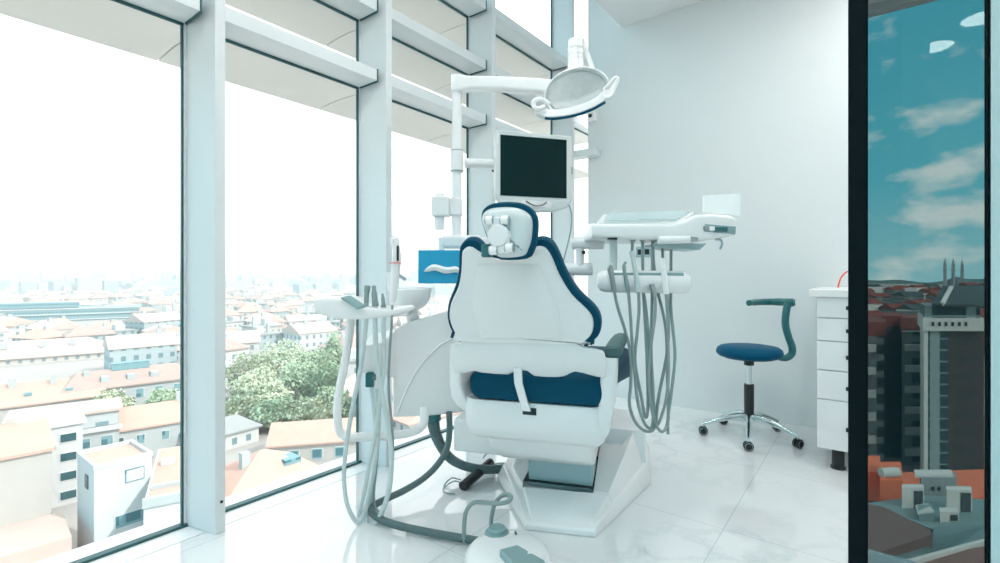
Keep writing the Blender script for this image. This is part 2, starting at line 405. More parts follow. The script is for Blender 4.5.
# ================================================================== TREATMENT CHAIR
chair = thing('dental_chair', 'white dental treatment chair with navy upholstery seen from behind', 'dental chair', CH)
def fy(z): return -.04-.50*(z-.72)
def plane_pt(u, z, off):   # on the leaning back: off > 0 towards the foot end
    return Vector((u, fy(z)+off*.9, z+off*.42))
outer = [(460.7,340.5),(452,332),(447.3,318),(449,302),(455.5,286),(458.7,270),(459.2,252),(462,244.5),(467.5,240.6),(475,240.8),(481,245),(485,250.5),(494,254.5),(505,256.6),(517,256),(527,252.5),(531,246),(535.5,241),(544,240),(552,244.5),(558,255),(566,274),(578,293),(592.5,307),(599,316),(600.8,327),(597.5,337),(590,343),(582,345)]
inner = [(463.5,341),(455.5,332),(450.2,318),(451.5,303),(459,286),(461.8,270),(462.6,253),(465,248.5),(468.5,246.6),(473,247.2),(478,250.5),(485,254.5),(494,257.5),(505,259.3),(517,258.6),(527,255.5),(531.5,250.5),(536,246.6),(542,246),(547.5,249.5),(553,259),(560,275.5),(572,294.5),(586.5,308.5),(592.5,317),(593.5,327),(590.5,335),(584.5,340.5),(580,343.5)]
def trace(poly, f=fy):
    return [lc(px, py, fy=f) for px, py in poly]
def dense(poly, n=3): return [(p.x, p.z) for p in smooth([Vector((p.x, 0, p.z)) for p in poly], n, True)]
po = dense(trace(outer)); pi_ = dense(trace(inner))
def slab(poly, levels):
    """levels: (offset towards foot, inset)"""
    bm = new(); rings = []
    for off, ins in levels:
        q = offset_poly(poly, ins) if ins else poly
        rings.append([plane_pt(u, z, off) for u, z in q])
    return loft(bm, rings)
obj('backrest_cushion', slab(po, [(.0, .006), (.002, .001), (.010, -.002), (.030, -.002), (.045, .006), (.055, .03), (.058, .06)]), M['blue'], chair, CH)
sh = slab(pi_, [(.02, .0), (-.004, .0), (-.010, .004)])
# faceted rear face: inner ring pushed back
bm = sh
obj('backrest_shell', bm, M['shell'], chair, CH, sm=True)
cen = offset_poly(pi_, .030)
def raise_panel():
    zs = [p[1] for p in pi_]; bm = new()
    a = [lc(*q, fy=fy) for q in ((478,262),(541,262),(556,298),(566,338),(482,338),(472,300))]
    r0 = [plane_pt(p.x, p.z, -.0095) for p in a]
    c = sum((p for p in a), Vector())/len(a)
    r1 = [plane_pt(c.x+(p.x-c.x)*.9, c.z+(p.z-c.z)*.93, -.017) for p in a]
    return loft(bm, [r0, r1])
obj('backrest_panel', raise_panel(), M['shell'], chair, CH, bev=.004, seg=3)
# headrest
HY = -.36
houter = [(481.2,216),(483,209.5),(490,204.3),(500,202.3),(510,202),(520,203),(527.5,206),(533.5,211),(536.7,218),(537,228),(535.8,240),(533,250),(526,258),(500,259),(493.5,252),(488.5,242),(484.5,231),(481.8,222)]
hinner = [(482.4,218),(484.5,212.5),(491,208.8),(500,207.4),(510,207.2),(518,208.3),(525,211),(530,215),(532.5,220.5),(532.7,229),(531.5,240),(528.5,249),(523,256),(501,257.5),(494.5,251),(489.5,241.5),(485.5,230.5),(483,223)]
def hy(z): return HY+.06*(z-1.25)
def hslab(poly, levels, bulge=0):
    pts = [lc(px, py, fy=hy) for px, py in poly]
    P2 = dense(pts, 3); bm = new(); rings = []
    for off, ins in levels:
        q = offset_poly(P2, ins) if ins else P2
        rings.append([Vector((u, hy(z)+off, z)) for u, z in q])
    return loft(bm, rings)
hd = obj('headrest_cushion', hslab(houter, [(.0, .004), (.004, 0), (.012, -.002), (.028, 0), (.042, .01), (.048, .03)]), M['blue'], chair, CH)
obj('headrest_shell', hslab(hinner, [(.02, 0), (-.002, 0), (-.010, .004), (-.018, .014), (-.022, .03)]), M['shell_grey'], chair, CH)
# headrest hinge
def hp(px, py, off): 
    p = lc(px, py, fy=hy); return Vector((p.x, hy(p.z)+off, p.z))
bm = new(); a = hp(502, 237, -.030); lathe(bm, [(.0001, -.02), (.030, -.018), (.034, -.012), (.034, .012)], a, 24, Matrix.Rotation(PI/2, 4, 'X').inverted())
hinge = obj('headrest_hinge', bm, M['white'], chair, CH)
for (px, py, w, m) in ((493, 221.5, .010, 'white2'), (508, 221.5, .011, 'white2'), (512.5, 248.5, .011, 'white2'), (497, 251, .011, 'white2')):
    p = hp(px, py, -.036); bm = new(); cyl(bm, p-Vector((w, 0, 0)), p+Vector((w, 0, 0)), .014, 18); obj('knuckle', bm, M[m], hinge, CH, bev=.002)
    for s_ in (-1, 1):
        e_ = p+Vector((s_*w, 0, 0)); bm = new(); cyl(bm, e_, e_+Vector((s_*.003, 0, 0)), .0125, 16); obj('knuckle_side_shade', bm, M['steel'], hinge, CH)  # darker end discs stand in for shade on the knuckle sides
for (x0, x1, y0, y1, m, off) in ((494.5, 506, 218, 234, 'white', -.03), (495, 512, 240, 254, 'white', -.032), (508.5, 511.8, 219, 235, 'steel', -.028)):
    a, b = hp(x0, y1, off), hp(x1, y0, off)
    bm = new(); box(bm, a.x, b.x, a.y-.008, a.y+.012, a.z, b.z); obj('hinge_arm', bm, M[m], hinge, CH, bev=.004)
p = lc(486, 248, fy=lambda z: -.33); bm = new(); box(bm, p.x-.012, p.x+.022, -.345, -.325, p.z-.03, p.z+.012); obj('hinge_bracket', bm, M['teal'], hinge, CH, bev=.005)
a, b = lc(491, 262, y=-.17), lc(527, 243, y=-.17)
bm = new(); box(bm, a.x, b.x, -.18, -.155, a.z-.03, b.z+.01); obj('stem_neck_shade', bm, M['tealgrey'], chair, CH, bev=.006)  # connecting stem, coloured dark to stand in for shade in the neck gap
# lumbar shell + arm posts (one white U-shaped frame)
def q(px, py, y): return lc(px, py, y=y)
lum = [(453.3,346),(459,344.3),(466,340.5),(500,340.5),(560,341.5),(576,342.5),(584,346),(598,349),(605,354),(606,376),(600,377.2),(590,375),(575,371.5),(567,375),(558,377),(535,376),(528,371),(515,370.5),(508,374.5),(481,372.5),(474,371),(455,372)]
def ly(z): return fy(z)+.012 if z > .60 else 0
l2 = dense([lc(a, b, fy=ly) for a, b in lum], 2)
bm = new(); rings = []
for off, ins in ((.006, .002), (.0, 0), (-.010, .003), (-.016, .012)):
    rings.append([Vector((u, ly(z)+off, z)) for u, z in (offset_poly(l2, ins) if ins else l2)])
loft(bm, rings); obj('lumbar_shell', bm, M['shell'], chair, CH)
def post(side):
    bm = new(); rings = []
    S = ((.752, .236, .290, .0, .20), (.68, .233, .288, .0, .22), (.60, .228, .283, .0, .25), (.53, .222, .274, .01, .30), (.47, .205, .262, .03, .34), (.43, .18, .242, .06, .36), (.405, .14, .21, .10, .36))
    if side < 0: S = ((.775, .312, .352, .0, .20), (.70, .312, .356, .0, .22), (.62, .308, .356, .0, .25), (.57, .295, .352, .01, .30), (.53, .27, .335, .03, .34), (.50, .24, .31, .06, .36))
    for z, x0, x1, y0, y1 in S:
        if side < 0: x0, x1 = -x1, -x0
        rings.append([Vector((u, v, z)) for u, v in rrect((x0+x1)/2, (y0+y1)/2, x1-x0, y1-y0, .014, 3)])
    return loft(bm, rings)
obj('arm_post', post(1), M['white'], chair, CH, bev=.008, seg=3)
obj('arm_post', post(-1), M['white'], chair, CH, bev=.008, seg=3)
# armrest pads
for s in (1, -1):
    bm = new(); xc = .273 if s > 0 else -.335
    rings = []
    for y, zt, w, h in ((.015, .786, .046, .026), (.022, .794, .060, .042), (.10, .800, .062, .046), (.22, .803, .060, .040), (.34, .802, .056, .034), (.44, .796, .046, .028), (.446, .790, .036, .016)):
        rings.append([Vector((u+s*(y*.05+.002), y+(.10 if s < 0 else 0), v-(.02 if s < 0 else 0))) for u, v in rrect(xc, zt-h/2, w, h, min(w, h)*.3, 4)])
    loft(bm, rings); obj('armrest', bm, M['tealgrey'], chair, CH)
# seat cushion
bm = new(); rings = []
for y, w, zt, zb, xo in ((-.004, .47, .645, .60, 0), (.0, .50, .665, .578, 0), (.02, .525, .682, .572, 0), (.10, .535, .69, .57, 0), (.28, .56, .69, .57, 0), (.45, .64, .70, .57, .0), (.6, .70, .71, .56, .0), (.75, .68, .69, .53, .0), (.95, .56, .63, .48, 0), (1.25, .46, .54, .40, 0), (1.38, .40, .50, .39, 0), (1.40, .34, .48, .41, 0)):
    rings.append([Vector((u, y, v)) for u, v in rrect(-.012+xo, (zt+zb)/2, w, zt-zb, min(.045, (zt-zb)*.45), 5)])
loft(bm, rings); obj('seat_cushion', bm, M['blue'], chair, CH)
# seat pan
bm = new(); rings = []
for z, x0, x1, y0, y1, r in ((.568, -.30, .245, .012, .95, .05), (.54, -.305, .25, .008, .95, .05), (.47, -.302, .247, .018, .92, .04), (.425, -.298, .243, .035, .85, .04), (.402, -.285, .23, .07, .80, .04)):
    rings.append([Vector((u, v, z)) for u, v in rrect((x0+x1)/2, (y0+y1)/2, x1-x0, y1-y0, r, 4)])
loft(bm, rings); obj('seat_pan', bm, M['white'], chair, CH, bev=.003)
bm = new(); a, b = q(518, 366.5, -.03), q(527, 411, .004)
pts = [a+Vector((0, .02, .004)), a+Vector((0, -.006, -.004)), q(518.5, 383, -.026), q(523, 399, -.016), b]
rings = [[p+Vector((dx, dy, 0)) for dx, dy in ((-.0155, -.007), (.0155, -.007), (.0155, .007), (-.0155, .007))] for p in pts]
loft(bm, rings); obj('back_link', bm, M['white2'], chair, CH, bev=.003)
a = q(529.5, 411, .009); bm = new(); box(bm, a.x-.026, a.x+.026, .0045, .02, a.z-.014, a.z+.012); obj('link_slot', bm, M['dark'], chair, CH)
# lower tiers
bm = new(); rings = []
for z, x0, x1, y0, y1 in ((.405, -.245, .195, .12, .80), (.33, -.243, .193, .15, .80), (.27, -.24, .19, .25, .80), (.245, -.235, .185, .29, .78)):
    rings.append([Vector((u, v, z)) for u, v in rrect((x0+x1)/2, (y0+y1)/2, x1-x0, y1-y0, .04, 4)])
loft(bm, rings); obj('lift_housing', bm, M['white'], chair, CH)
# base
bm = new()
C0 = .05
def hexring(z, f, xi, yf, back=1.25):
    # front edge narrow, flanks widening to the rear
    return [Vector((-.085+xi, .165+yf, z)), Vector((.20-xi, .185+yf, z)), Vector((.425-xi, .77+yf*.3, z)), Vector((.425-xi, back, z)), Vector((-.33+xi, back, z)), Vector((-.33+xi, .60+yf*.3, z))]
b0 = hexring(0, 0, 0, 0)
b1 = hexring(.026, 0, 0, 0)
top = [Vector((-.06, .20, .035)), Vector((.185, .215, .035)), Vector((.335, .76, .245)), Vector((.335, 1.22, .26)), Vector((-.25, 1.22, .26)), Vector((-.25, .64, .20))]
# base as separate slabs in one closed body: ramp with a well
def quadbody(bm, foot, head):
    loft(bm, [foot, head])
rb = new()
loft(rb, [b0, b1, [Vector((-.075, .178, .034)), Vector((.192, .195, .034)), Vector((.395, .775, .10)), Vector((.395, 1.24, .10)), Vector((-.30, 1.24, .10)), Vector((-.30, .61, .085))]])
# raised flank on the stool side and rear
loft(rb, [[Vector((.165, .40, .02)), Vector((.272, .40, .02)), Vector((.405, .775, .02)), Vector((.405, 1.2, .02)), Vector((.165, 1.2, .02))],
          [Vector((.172, .40, .092)), Vector((.24, .40, .090)), Vector((.335, .775, .245)), Vector((.335, 1.18, .26)), Vector((.172, 1.18, .26))]])
loft(rb, [[Vector((-.30, .55, .02)), Vector((-.15, .39, .02)), Vector((-.15, 1.2, .02)), Vector((-.30, 1.2, .02))],
          [Vector((-.25, .58, .09)), Vector((-.15, .40, .085)), Vector((-.15, 1.18, .2)), Vector((-.25, 1.18, .2))]])
# front ramp up to the well
loft(rb, [[Vector((-.075, .18, .02)), Vector((.192, .197, .02)), Vector((.272, .40, .02)), Vector((-.155, .39, .02))],
          [Vector((-.062, .195, .036)), Vector((.18, .212, .036)), Vector((.24, .40, .090)), Vector((-.145, .39, .084))]])
box(rb, -.30, .40, .80, 1.2, .02, .26)
obj('base', rb, M['white2'], chair, CH, bev=.006, seg=3)
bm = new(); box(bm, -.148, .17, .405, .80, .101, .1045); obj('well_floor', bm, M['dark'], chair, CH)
bm = new(); cyl(bm, (-.126, .535, .15), (.166, .535, .15), .120, 40); obj('lift_cover', bm, M['cyl'], chair, CH, bev=.004)
bm = new(); tube(bm, [(.135, .48, .2), (.14, .60, .25), (.14, .72, .23)], .030, 12, 4); obj('lift_arm', bm, M['white'], chair, CH)
# arm to the cuspidor unit
bm = new(); a, b = q(463, 446, .42), q(500, 417, .42)
box(bm, a.x-.02, b.x+.05, .34, .60, a.z, b.z-.0); obj('unit_bracket', bm, M['white'], chair, CH, bev=.012, seg=3)
# ================================================================== CUSPIDOR UNIT
UF = at_base(kw(430, 416, 2.55))
unit = thing('cuspidor_unit', 'white swooping water unit carrying the spittoon bowl beside the chair', 'dental unit', UF)
prof = [(393,330),(393,417),(425,416),(470,411.5),(500,409),(500,300),(470,304),(455,308),(425,317),(405,323)]
def ud(px): return 2.47+(px-393)/78*.10
bm = new(); rings = []
pd = [k(a, b, ud(a)) for a, b in prof]
back = Vector((.06, .34, 0))
ins = lambda P, f: [sum(P, Vector())/len(P)*(f)+p*(1-f) for p in P]
rings = [ins(pd, .02), pd, [p+Vector((0, .02, 0)) for p in pd], [p+back for p in pd], [p+back*1.03 for p in ins(pd, .03)]]
rings[0] = [p+Vector((0, -.012, 0)) for p in rings[0]]
loft(bm, rings); ub = obj('body', bm, M['white'], unit, CAMF, bev=.012, seg=3)
# swoosh ridge
pts = [(453,337.5),(440,345),(427,357),(415,373),(405,393),(397,414)]
bm = new(); tube(bm, [k(a, b, ud(a)-.013) for a, b in pts], .008, 8, 5, flat=.006); obj('ridge', bm, M['white2'], unit, CAMF)
bm = new(); a = k(470, 330, 2.66); b = k(492, 330, 2.66)
box(bm, a.x, b.x, 2.62, 2.76, .70, k(480, 238, 2.66).z); obj('column', bm, M['white'], unit, CAMF, bev=.01, seg=3)
bm = new(); a = k(443, 249, 2.66); b = k(482, 236, 2.66)
box(bm, a.x, b.x, 2.60, 2.74, a.z, b.z); obj('pole_bracket', bm, M['white'], unit, CAMF, bev=.016, seg=3)
bm = new(); p = k(441.5, 247, 2.62); cyl(bm, p-Vector((0, 0, .02)), p+Vector((0, 0, .05)), .018); obj('bracket_knob', bm, M['white2'], unit, CAMF)
# bowl
bc = k(411, 296, 2.50)
bm = new(); lathe(bm, [(.005, -.072), (.04, -.07), (.075, -.05), (.098, -.015), (.105, .034), (.101, .040), (.096, .034), (.09, -.01), (.068, -.045), (.03, -.06), (.004, -.062)], bc, 36)
obj('spittoon_bowl', bm, M['white2'], unit, CAMF)
bm = new(); cyl(bm, bc-Vector((0, 0, .068)), bc-Vector((0, -.08, .14)), .03, 20, .036); obj('bowl_stem', bm, M['white2'], unit, CAMF)
# spout and cup rest beside the bowl
bm = new(); tube(bm, [bc+Vector((-.09, .03, .01)), bc+Vector((-.095, .03, .08)), bc+Vector((-.07, .02, .105)), bc+Vector((-.03, .0, .085))], .009, 10, 5); obj('bowl_spout', bm, M['chrome'], unit, CAMF)
bm = new(); a = k(393, 292, 2.5); cyl(bm, a, a+Vector((0, 0, .10)), .026, 20, .034); obj('cup', bm, M['clear'], unit, CAMF)
bm = new(); box(bm, k(386, 0, 2.5).x, bc.x, 2.44, 2.56, bc.z-.10, bc.z-.075); obj('cup_shelf', bm, M['white2'], unit, CAMF, bev=.008)
# dark port and connectors where the suction hoses plug in
bm = new(); a = k(367, 386, 2.2); b = k(374, 372, 2.2); box(bm, a.x, b.x, 2.17, 2.24, a.z, b.z); obj('hose_port', bm, M['teal'], unit, CAMF, bev=.004)
bm = new(); a = k(377, 388, 2.2); b = k(377, 380, 2.2); cyl(bm, a, b, .016); obj('hose_coupling', bm, M['white2'], unit, CAMF, bev=.003)
bm = new(); a, b = k(366, 375, 2.2), k(396, 340, 2.45)
R0 = [k(361,346,2.2), k(382,343,2.2), k(382,374,2.2), k(361,373,2.2)]
R1 = [k(372,334,2.5), k(398,328,2.5), k(398,378,2.5), k(372,374,2.5)]
loft(bm, [R0, R1]); obj('hose_cowl', bm, M['white'], unit, CAMF, bev=.006)
# assistant arm: flat tube from under the unit up to the tray
bm = new(); tube(bm, [k(424,408,2.40), k(423,424,2.35), k(412,432,2.30), k(385,436,2.22), k(352,437,2.12), k(342,434,2.10), k(338,424,2.09), k(338,398,2.08), k(345,362,2.08), k(350,330,2.08), k(350,312,2.08)], .021, 12, 6, flat=.016)
obj('assistant_arm', bm, M['white2'], unit, CAMF)
# assistant tray head
td = 2.05
bm = new(); rings = []
for (px, zt, zb, y0, y1) in ((313, 300, 309, 2.06, 2.16), (317, 298, 313, 2.02, 2.20), (335, 297, 317, 2.0, 2.22), (352, 298, 318.5, 1.98, 2.22), (366, 306, 318, 1.97, 2.2), (395, 307.5, 316, 1.99, 2.18), (409, 306, 312, 2.02, 2.14), (413, 307, 310, 2.05, 2.1)):
    a = k(px, zt, td); b = k(px, zb, td)
    rings.append([Vector((a.x, u, v)) for u, v in rrect((y0+y1)/2, (a.z+b.z)/2, y1-y0, a.z-b.z, min(.02, (a.z-b.z)*.4), 4)])
loft(bm, rings); obj('assistant_tray', bm, M['white2'], unit, CAMF)
bm = new(); P = [k(341,298,1.975), k(351,296.8,2.01), k(366,306.5,1.958), k(357,309,1.945)]
loft(bm, [[p+Vector((0, 0, -.004)) for p in P], [p+Vector((0, -.002, .006)) for p in P]]); obj('keypad', bm, M['pad'], unit, CAMF, bev=.002)
# ------------------------------------------------------------------ instruments with hoses on the assistant tray
def hoseobj(name, label, cat, pts, r, m, group=None, tip=None, seg=8, fr=CAMF):
    """tip: list of (material, [points], radii)"""
    P = [k(*p) for p in pts]
    t = thing(name, label, cat, at_base(CAMF @ P[0]), group)
    bm = new(); tube(bm, P, r, seg, 6); obj('hose', bm, M[m], t, CAMF)
    for nm, mm, pp, rr in tip or []:
        bm = new(); tube(bm, [k(*p) for p in pp], rr, 12, 4); obj(nm, bm, M[mm], t, CAMF)
    return t
G1 = 'instruments on the assistant tray'
hoseobj('suction_handpiece', 'grey suction handpiece next to the keypad of the assistant tray', 'handpiece',
        [(366.5,306,2.0),(366,322,2.0),(361,365,2.02),(352,410,2.04),(345.5,452,2.05),(344,480,2.05),(347.5,505,2.05),(358,522,2.06),(368,500,2.1),(376,455,2.14),(379,415,2.18),(377,388,2.2)], .0095, 'hose_lt', G1,
        [('nozzle', 'hose', [(366.3,306,2.0),(366.5,296,2.01),(367.5,286,2.02)], [.0095, .010, .013])])
hoseobj('suction_handpiece', 'thicker tapering grey suction handpiece second from the keypad', 'handpiece',
        [(375,306,2.0),(375,325,2.0),(377,365,2.02),(384,405,2.04),(390,440,2.05),(391.5,462,2.05),(389,490,2.05),(381,514,2.06),(371,525,2.08),(366.5,517,2.1),(370,485,2.14),(377,445,2.16),(374,410,2.18),(371,386,2.2)], .0105, 'hose_lt', G1,
        [('nozzle', 'hose', [(375.5,306,2.0),(374.5,296,2.01),(374,286,2.02)], [.014, .012, .009])])
hoseobj('air_syringe', 'slim grey syringe standing between two thicker handpieces of the tray', 'syringe',
        [(383.5,307,2.0),(383.5,325,2.0),(383.5,365,2.03),(379,410,2.05),(371,455,2.07),(363.5,495,2.08),(359,517,2.09),(365,522,2.12),(373,490,2.16),(377,440,2.2),(371.5,388,2.22)], .009, 'hose_lt', G1,
        [('nozzle', 'hose', [(383.5,307,2.0),(383,300,2.01),(382.5,294,2.02)], [.011, .008, .005])])
t = hoseobj('curing_light', 'tall white handpiece with black grip and red ring on the tray', 'handpiece',
        [(392.5,305,2.0),(391.5,325,2.0),(389,365,2.04),(389,395,2.07),(392,425,2.08),(393,455,2.08),(390,490,2.09),(382,512,2.1),(374,500,2.13),(377,455,2.17),(379,388,2.2)], .0055, 'hose', G1,
        [('body', 'white2', [(392,304,2.0),(393.5,290,2.0),(395.5,270,2.0),(396.5,258,2.0),(396,246,2.0)], [.012, .016, .0185, .019, .017]),
         ('head', 'white2', [(395.5,246.5,2.0),(394.5,240,2.0),(392.8,236,2.0)], [.018, .019, .012])])
bm = new(); P = [k(397.6,261,1.979), k(398.3,245.5,1.979)]; box(bm, P[0].x-.004, P[1].x+.002, 1.976, 1.985, P[0].z, P[1].z); obj('grip', bm, M['black'], t, CAMF, bev=.003)
bm = new(); p = k(396, 263, 2.0); lathe(bm, [(.021, -.0015), (.029, -.0008), (.029, .0008), (.021, .0015)], p, 24); obj('ring', bm, M['red'], t, CAMF)
# ------------------------------------------------------------------ corrugated hose, foot control hose
P = [k(433,413,2.58), k(434,427,2.58), k(439,442,2.58), k(449,457,2.56), k(465,466,2.54), k(488,469.5,2.54), k(515,467,2.6), k(535,464,2.66)]
SP = smooth(P, 16); bm = new(); rings = []
hose = thing('corrugated_hose', 'thick dark grey corrugated hose curving from the water unit to the chair base', 'hose', at_base(CAMF @ P[0]))
for i, p in enumerate(SP):
    SPr = .036-.012*min(1, i/60)
    SP[i] = (p, SPr*(1 if i % 2 else .90))
def tube_r(bm, PR, seg=14):
    n = len(PR); up = Vector((0, 1, 0)); rings = []
    for i, (p, r) in enumerate(PR):
        t = (PR[min(i+1, n-1)][0]-PR[max(i-1, 0)][0]).normalized(); a = t.cross(up).normalized(); b = a.cross(t)
        rings.append([p+a*math.cos(q_)*r+b*math.sin(q_)*r for q_ in (2*PI*j/seg for j in range(seg))])
    loft(bm, rings)
tube_r(bm, SP); obj('tube', bm, M['hose_dk'], hose, CAMF)
bm = new(); cyl(bm, k(433,412,2.58), k(433.3,420,2.58), .041, 20); obj('collar', bm, M['teal'], hose, CAMF)
bm = new(); tube(bm, [k(*p) for p in ((449,412,2.5),(449.5,430,2.5),(447,448,2.48),(438,464,2.42),(424,478,2.34),(405,490,2.25),(388,498,2.2),(375,505,2.14),(372,512,2.1),(380,519,2.06),(400,526,2.0),(430,532.5,1.96),(455,537,1.93),(478,541,1.90))], .0155, 10, 8)
tag(obj('foot_control_hose', bm, M['hose_dk'], None, CAMF), 'smooth dark grey hose looping over the floor to the foot control', 'hose')
# ------------------------------------------------------------------ foot control
fc = thing('foot_control', 'white rounded foot control with wire handle and grey pedal on the floor', 'foot control', at_base(kw(512, 560, 1.78)))
bm = new(); rings = []
for z, s in ((0, .98), (.012, 1.0), (.035, .96), (.055, .84), (.066, .62), (.07, .35)):
    c = Vector((.028, 1.80, 0)); ring = []
    for j in range(40):
        a = 2*PI*j/40; r = .155*s
        ring.append(Vector((c.x+r*1.02*math.cos(a), c.y+r*.95*math.sin(a), z)))
    rings.append(ring)
loft(bm, rings); obj('body', bm, M['white2'], fc, CAMF)
p = k(497, 529, 1.88); p.z = .072
bm = new(); lathe(bm, [(.048, -.014), (.046, -.002), (.03, .003)], p, 28); obj('knob_ring', bm, M['pad'], fc, CAMF)
bm = new(); lathe(bm, [(.028, .0), (.035, .003), (.035, .011), (.031, .015), (.01, .016)], p, 28); obj('knob', bm, M['pad'], fc, CAMF)
P = [k(499,549,1.72), k(517,544,1.78), k(545,560,1.72), k(546,572,1.66), k(515,575,1.62), k(511,562,1.66)]
bm = new(); loft(bm, [[Vector((a.x, a.y, a.z-.03)) for a in P], [Vector((a.x, a.y, a.z)) for a in P]]); obj('pedal', bm, M['pad'], fc, CAMF, bev=.006)
bm = new(); tube(bm, [k(*a) for a in ((464.5,543,1.91),(464,528,1.91),(466,512,1.91),(473,503,1.91),(485,502.5,1.90),(498,503.5,1.89),(508,501.5,1.89),(511,497,1.90),(507,494.5,1.92),(500,497,1.92),(494.5,505,1.92),(491.5,517,1.92),(491,527,1.92))], .0085, 10, 6)
obj('handle', bm, M['hose'], fc, CAMF)
bm = new(); a = k(517, 532, 1.86); a.z = .05; cyl(bm, a, a+Vector((-.006, 0, .03)), .004); obj('switch', bm, M['tealgrey'], fc, CAMF)
# ------------------------------------------------------------------ black connector and its cable
cn = thing('cable_connector', 'black bar shaped connector with loose cables lying by the chair base', 'connector', at_base(kw(477, 484, 2.45)))
a, b = k(463.5,487,2.40), k(490,466.5,2.62); a.z = .022; b.z = .05
bm = new(); tube(bm, [a, a+(b-a)*.06, a+(b-a)*.94, b], [.019, .024, .024, .019], 14, 3); obj('body', bm, M['black'], cn, CAMF)
for pp in ([(463,484,2.42),(455,481,2.45),(447,485,2.44),(443,492,2.40),(446,497,2.36),(455,498,2.35)], [(461,480,2.45),(452,478,2.47),(445,484,2.45),(444,490,2.42)], [(490,466,2.62),(500,463,2.64),(515,465,2.62),(521,468,2.58),(524,463,2.62)], [(483,458,2.6),(488,453,2.62),(494,452.5,2.64),(497,454,2.66)]):
    bm = new(); P = [k(*p) for p in pp]
    for p in P: p.z = max(.006, p.z)
    tube(bm, P, .0035, 6, 6); obj('cable', bm, M['hose'], cn, CAMF)
# ================================================================== POLE, LAMP, MONITOR
PD = 2.66
pole = thing('equipment_pole', 'white upright pole rising beside the window behind the chair', 'pole', at_base(kw(457, 250, PD)))
bm = new(); cyl(bm, k(456.5,246,PD), k(457,70+6,PD), .027, 24); obj('post', bm, M['white2'], pole, CAMF)
bm = new(); cyl(bm, k(457,171.5,PD), k(457,150.5,PD), .036, 28); obj('collar', bm, M['white'], pole, CAMF, bev=.004)
for y in (151, 171.5):
    bm = new(); cyl(bm, k(457,y+.5,PD), k(457,y-.5,PD), .0365, 28); obj('collar_seam', bm, M['steel'], pole, CAMF)
# cup filler on the pole
cf = thing('cup_dispenser', 'small white box dispenser with clear nozzle clamped to the pole', 'dispenser', at_base(kw(441, 218, PD)))
a, b = k(432.5,217,PD), k(450,197.5,PD)
bm = new(); box(bm, a.x, b.x, PD-.05, PD+.04, a.z, b.z); obj('body', bm, M['white'], cf, CAMF, bev=.008, seg=3)
bm = new(); cyl(bm, k(439.5,230,PD), k(439.5,217,PD), .024, 20, .029); obj('nozzle', bm, M['clear'], cf, CAMF)
bm = new(); cyl(bm, k(440,198,PD), k(440,193.5,PD), .028, 20, .022); obj('lid', bm, M['clear'], cf, CAMF)
bm = new(); a, b = k(450,216,PD), k(462,199,PD); box(bm, a.x, b.x, PD-.036, PD+.036, a.z, b.z); obj('clamp', bm, M['white'], cf, CAMF, bev=.006)
# lamp
lamp = thing('operating_lamp', 'white dental operating lamp with reflector dish on a long arm', 'lamp', at_base(kw(457, 90, PD)))
bm = new(); rings = []
LA = [(451.5,84.5,PD,.034,.050),(457,84.5,PD,.036,.052),(470,84.2,PD-.03,.036,.037),(500,84.5,PD-.1,.035,.036),(540,87,PD-.22,.034,.036),(576,89,PD-.30,.026,.028)]
for (px, py, d, hw, hh) in LA:
    p = k(px, py, d); rings.append([Vector((p.x, p.y+u, p.z+v)) for u, v in rrect(0, 0, hw*2, hh*1.95, min(hw, hh)*.5, 4)])
loft(bm, rings); obj('arm', bm, M['white2'], lamp, CAMF)
LD = 2.28
bm = new(); cyl(bm, k(576,88,PD-.32), k(575.5,40,PD-.32), .042, 24, .036); obj('joint_post', bm, M['white2'], lamp, CAMF, bev=.006)
for y in (49, 55, 60):
    bm = new(); cyl(bm, k(575.8,y+.4,PD-.32), k(575.8,y-.4,PD-.32), .0405, 24); obj('joint_ring', bm, M['white'], lamp, CAMF)
bm = new(); a, b = k(580,41,PD-.28), k(592,74,PD-.28); tube(bm, [a, b], .022, 10, 0, flat=.03); obj('yoke', bm, M['white'], lamp, CAMF)
# dish: a deep shell with a faceted reflector inside, tilted down towards the patient
hc = k(577, 92, LD)
ex = Vector((.975, -.08, .17)).normalized(); ez = Vector((.10, -.88, -.36)); ez = (ez-ex*ez.dot(ex)).normalized(); ey = ez.cross(ex)
LMX = Matrix((ex, ey, ez)).transposed().to_4x4(); LMX.translation = hc
def ell(a, b, z, n=40, up=1.0):
    out = []
    for j in range(n):
        t = 2*PI*j/n; bb = b*(up if math.sin(t) > 0 else 1)
        out.append(LMX @ Vector((a*math.cos(t), bb*math.sin(t), z)))
    return out
bm = new(); loft(bm, [ell(.03, .02, -.10), ell(.10, .065, -.092), ell(.135, .088, -.06), ell(.150, .104, -.02), ell(.154, .108, .0), ell(.150, .104, .004), ell(.143, .098, -.002), ell(.128, .085, -.03), ell(.08, .05, -.062), ell(.02, .012, -.070)])
obj('shell', bm, M['white2'], lamp, CAMF)
bm = new(); loft(bm, [ell(.134, .088, -.010), ell(.122, .078, -.026), ell(.08, .05, -.052), ell(.02, .012, -.062)], cap=True)
obj('reflector', bm, M['lens'], lamp, CAMF)
bm = new(); tube(bm, ell(.137, .0925, -.004)+[ell(.137, .0925, -.004)[0]], .0028, 8, 0); obj('bezel', bm, M['hose_lt'], lamp, CAMF)
